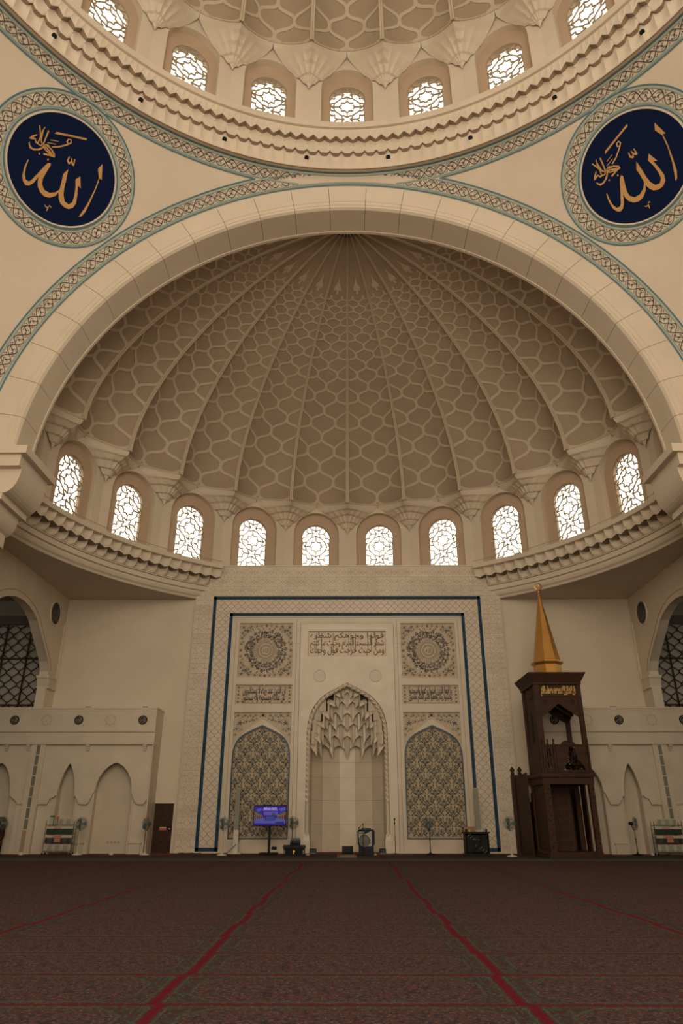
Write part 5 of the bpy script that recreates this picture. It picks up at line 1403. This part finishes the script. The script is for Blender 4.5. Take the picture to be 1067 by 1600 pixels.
# portable speaker in front of the niche
t = thing('portable_speaker', 'blue portable loudspeaker with a grey front panel standing in the niche opening', 'speaker', (.755, 33.45, .006))
navyp = mat('navy_plastic', (.006,.012,.028), .55, spec=.2)
MB().cham(-.32,.32,-.2,.2,.0,.44,.03).build('lower_body', navyp, t)
MB().cham(-.37,.37,-.22,.2,.36,1.0,.06).build('cabinet', navyp, t)
MB().prism([(-.14,.32),(.24,.34),(.24,.95),(-.08,.80),(-.32,.80),(-.31,.50)], FXZ(-.225), 0, .01).build('front_panel', mat('panel_grey', (.34,.33,.27), .5), t)
MB().lathe([(.001,-.245),(.06,-.245),(.19,-.232),(.235,-.25),(.25,-.22)], 28, (-.08,.55), 'y').build('woofer', mat('woofer_grey', (.12,.12,.10), .6), t)
MB().cham(-.32,-.08,-.235,-.2,.80,.91,.02).build('control_plate', MATS['panel_grey'], t)
mb = MB()
for k in range(3): mb.lathe([(.001,-.245),(.026,-.243),(.03,-.23)], 10, (-.27+.075*k,.855), 'y')
for z in (.48,.58): mb.lathe([(.001,-.24),(.02,-.238),(.022,-.22)], 8, (.17,z), 'y')
mb.build('knobs', black, t)
MB().tube([(-.2,0,.98),(-.2,0,1.03),(.2,0,1.03),(.2,0,.98)], .02, 6).build('handle', navyp, t)
# microphone stands
t = thing('microphone_stand', 'boom microphone stand in front of the blue portable speaker', 'microphone', (.62, 32.95, .006))
MB().lathe([(.001,0),(.12,0),(.12,.015),(.02,.03)], 16).build('base', black, t); MB().tube([(0,0,.02),(0,0,1.2)], .012, 6).build('pole', blackm, t)
MB().tube([(.02,0,1.24),(-.16,-.1,1.08)], .009, 6).build('boom', blackm, t); MB().tube([(-.13,-.08,1.10),(-.20,-.12,1.04)], [.016,.022], 8).build('microphone', black, t); MB().lathe([(.018,1.17),(.024,1.2),(.018,1.23),(.001,1.25)], 8).build('clutch', black, t)
t = thing('microphone_stand', 'straight microphone stand on the small red mat beside the niche', 'microphone', (2.05, 34.0, .018))
MB().lathe([(.001,0),(.13,0),(.13,.015),(.02,.03)], 16).build('base', black, t); MB().tube([(0,0,.02),(0,0,.75)], .014, 6).tube([(0,0,.72),(0,0,1.34)], .009, 6).build('pole', blackm, t)
MB().lathe([(.012,1.18),(.03,1.2),(.03,1.25),(.012,1.27)], 8).build('clutch', black, t); MB().lathe([(.012,1.33),(.03,1.37),(.035,1.41),(.02,1.44),(.001,1.45)], 10).build('microphone', black, t)
# floor monitor and corner boxes
t = thing('floor_monitor', 'square black floor monitor in front of the niche wall', 'speaker', (-.05, 34.0, .006))
MB().prism([(-.12,0),(.16,0),(.16,.30),(.0,.32),(-.12,.07)], lambda u, v, d: (d, u, v), -.24, .24).build('cabinet', black, t)
MB().add([(-.21,-.115,.085),(.21,-.115,.085),(.21,-.008,.305),(-.21,-.008,.305)], [(0,1,2,3)]).build('grille', mat('black_cloth', (.014,.014,.015), .9), t)
for x, nm in ((-1.60, 'on the television side'), (1.52, 'on the microphone side')):
    t = thing('corner_speaker', 'small black box speaker at the foot of the niche column ' + nm, 'speaker', (x, 34.7, .006))
    MB().cham(-.15,.15,-.1,.1,0,.20,.015).build('cabinet', black, t); MB().box(-.12,.12,-.105,-.1,.05,.17).build('grille', mat('grille_blue', (.018,.025,.045), .6), t)
    MB().box(-.13,.13,-.12,-.1,0,.03).build('foot_strip', grey, t)
# carved black box and wooden case behind
t = thing('carved_box', 'black carved wooden stand with knobbed corners beside the white fan', 'stand', (5.34, 32.3, .006))
bw = mat('black_wood', (.009, .008, .007), .5, spec=.15, bump=.5, bscale=25, coord='obj')
MB().cham(-.54,.54,-.28,.28,.0,.10,.02).cham(-.50,.50,-.25,.25,.10,.86,.02).cham(-.55,.55,-.3,.3,.86,.92,.015).build('body', bw, t)
mb = MB()
for sx in (-1, 1):
    for sz in (-1, 1):
        for k in range(3): mb.tube([(sx*(.08+.1*k+.10*cos(a*.5)), -.262, .48+sz*(.10+.07*k)+.09*sin(a*.5)*sz) for a in range(9)], .018, 5)
for k in range(8): mb.tube([(.05*cos(k*pi/4),-.258,.48+.05*sin(k*pi/4)),(.14*cos(k*pi/4+.3),-.27,.48+.14*sin(k*pi/4+.3)),(.2*cos(k*pi/4+.7),-.258,.48+.2*sin(k*pi/4+.7))], [.02,.026,.008], 5)
mb.strip(RC(-.44,.14,.44,.82), FXZ(-.25), .04, 0, closed=True, th=-.015); mb.build('carving', mat('black_wood_sheen', (.02,.017,.014), .3), t)
for sx in (-.42, .42): MB().lathe([(.02,.92),(.045,.95),(.05,.99),(.03,1.03),(.001,1.04)], 10, (sx,-.2)).build('knob', bw, t, smooth=True)
t = thing('wooden_case', 'plain light brown wooden case standing behind the black carved stand', 'case', (5.16, 32.85, .006))
cw_ = mat('case_wood', (.26,.15,.075), .5, noise=.2, nscale=6)
MB().cham(-.24,.24,-.12,.12,0,1.12,.01).build('body', cw_, t); MB().box(-.25,.25,-.13,.13,.94,.955).build('lid_seam', brown, t); MB().box(-.03,.03,-.135,-.12,.90,.99).build('clasp', MATS['emblem_gold'], t)
# mats on the floor
matm = mat('mat_beige', (.30,.25,.17), .95, noise=.6, nscale=14); matr = mat('mat_red', (.13,.03,.03), .95, noise=.5, nscale=10)
def prayer_mat(x, y, sx, sy, fieldm, label):
    t = thing('prayer_mat', label, 'mat', (x, y, .007))
    MB().cham(-sx,sx,-sy,sy,0,.009,.003).build('field', fieldm, t)
    MB().strip(RC(-sx+.07,-sy+.07,sx-.07,sy-.07), lambda u, v, d: (u, v, .0092), .05, 0, closed=True).build('border', matr if fieldm is matm else matm, t)
    q = MB()
    for s in (-1, 1):
        for k in range(22): u = -sx+.02+(2*sx-.04)*k/21; q.box(u-.006,u+.006,*sorted((s*sy,s*(sy+.06))),.001,.005)
    q.build('fringe', matm, t)
prayer_mat(-.08, 31.9, .40, 1.1, matm, 'small beige fringed prayer mat laid before the floor monitor')
prayer_mat(2.0, 33.75, .75, .42, matr, 'small red bordered mat under the straight microphone stand')
prayer_mat(-.12, 33.5, .42, .28, matr, 'wide red patterned mat under the floor monitor')
# cables and bits by the wall
t = thing('power_cable', 'thin dark cable trailing along the wall foot by the television side fan', 'cable')
MB().tube([(-4.9,34.55,.55),(-5.1,34.3,.3),(-5.35,33.9,.06),(-5.6,33.6,.02),(-5.9,33.5,.02)], .012, 5).build('cord', black, t)
t = thing('power_cable', 'dark coiled cable on the floor beside the dark door', 'cable')
MB().tube([(-7.6+.25*cos(k*.7)+.05*k, 34.5+.12*sin(k*.7), .02+.004*(k % 3)) for k in range(18)], .013, 5).build('cord', black, t)
t = thing('wall_socket', 'row of small wall sockets in the wide niche near the door', 'socket', (-10.6, 34.62, .42))
for k in range(4): MB().cham(-.3+.16*k,-.19+.16*k,-.012,0,0,.08,.01).build('plate', mat('socket_plate', (.33,.28,.2), .5), t)
for i, (x, y, nm) in enumerate([(-14.0,33.0,'near the tiled pilaster'),(-10.2,33.2,'below the wide niche by the door'),(-1.75,33.0,'beside the amplifier chest'),(1.15,33.1,'beside the blue portable speaker'),(12.9,33.0,'near the rack past the pulpit')]):
    t = thing('tissue_pack', 'small white tissue pack on the carpet ' + nm, 'tissues', (x, y, .007), .4*i)
    MB().cham(-.08,.08,-.04,.04,0,.04,.01).build('pack', white, t); MB().add([(-.03,-.01,.04),(.03,.01,.04),(.01,.02,.09),(-.02,-.02,.08)], [(0,1,2,3)]).build('tissue', mat('tissue_white', (.7,.66,.58), .8), t)
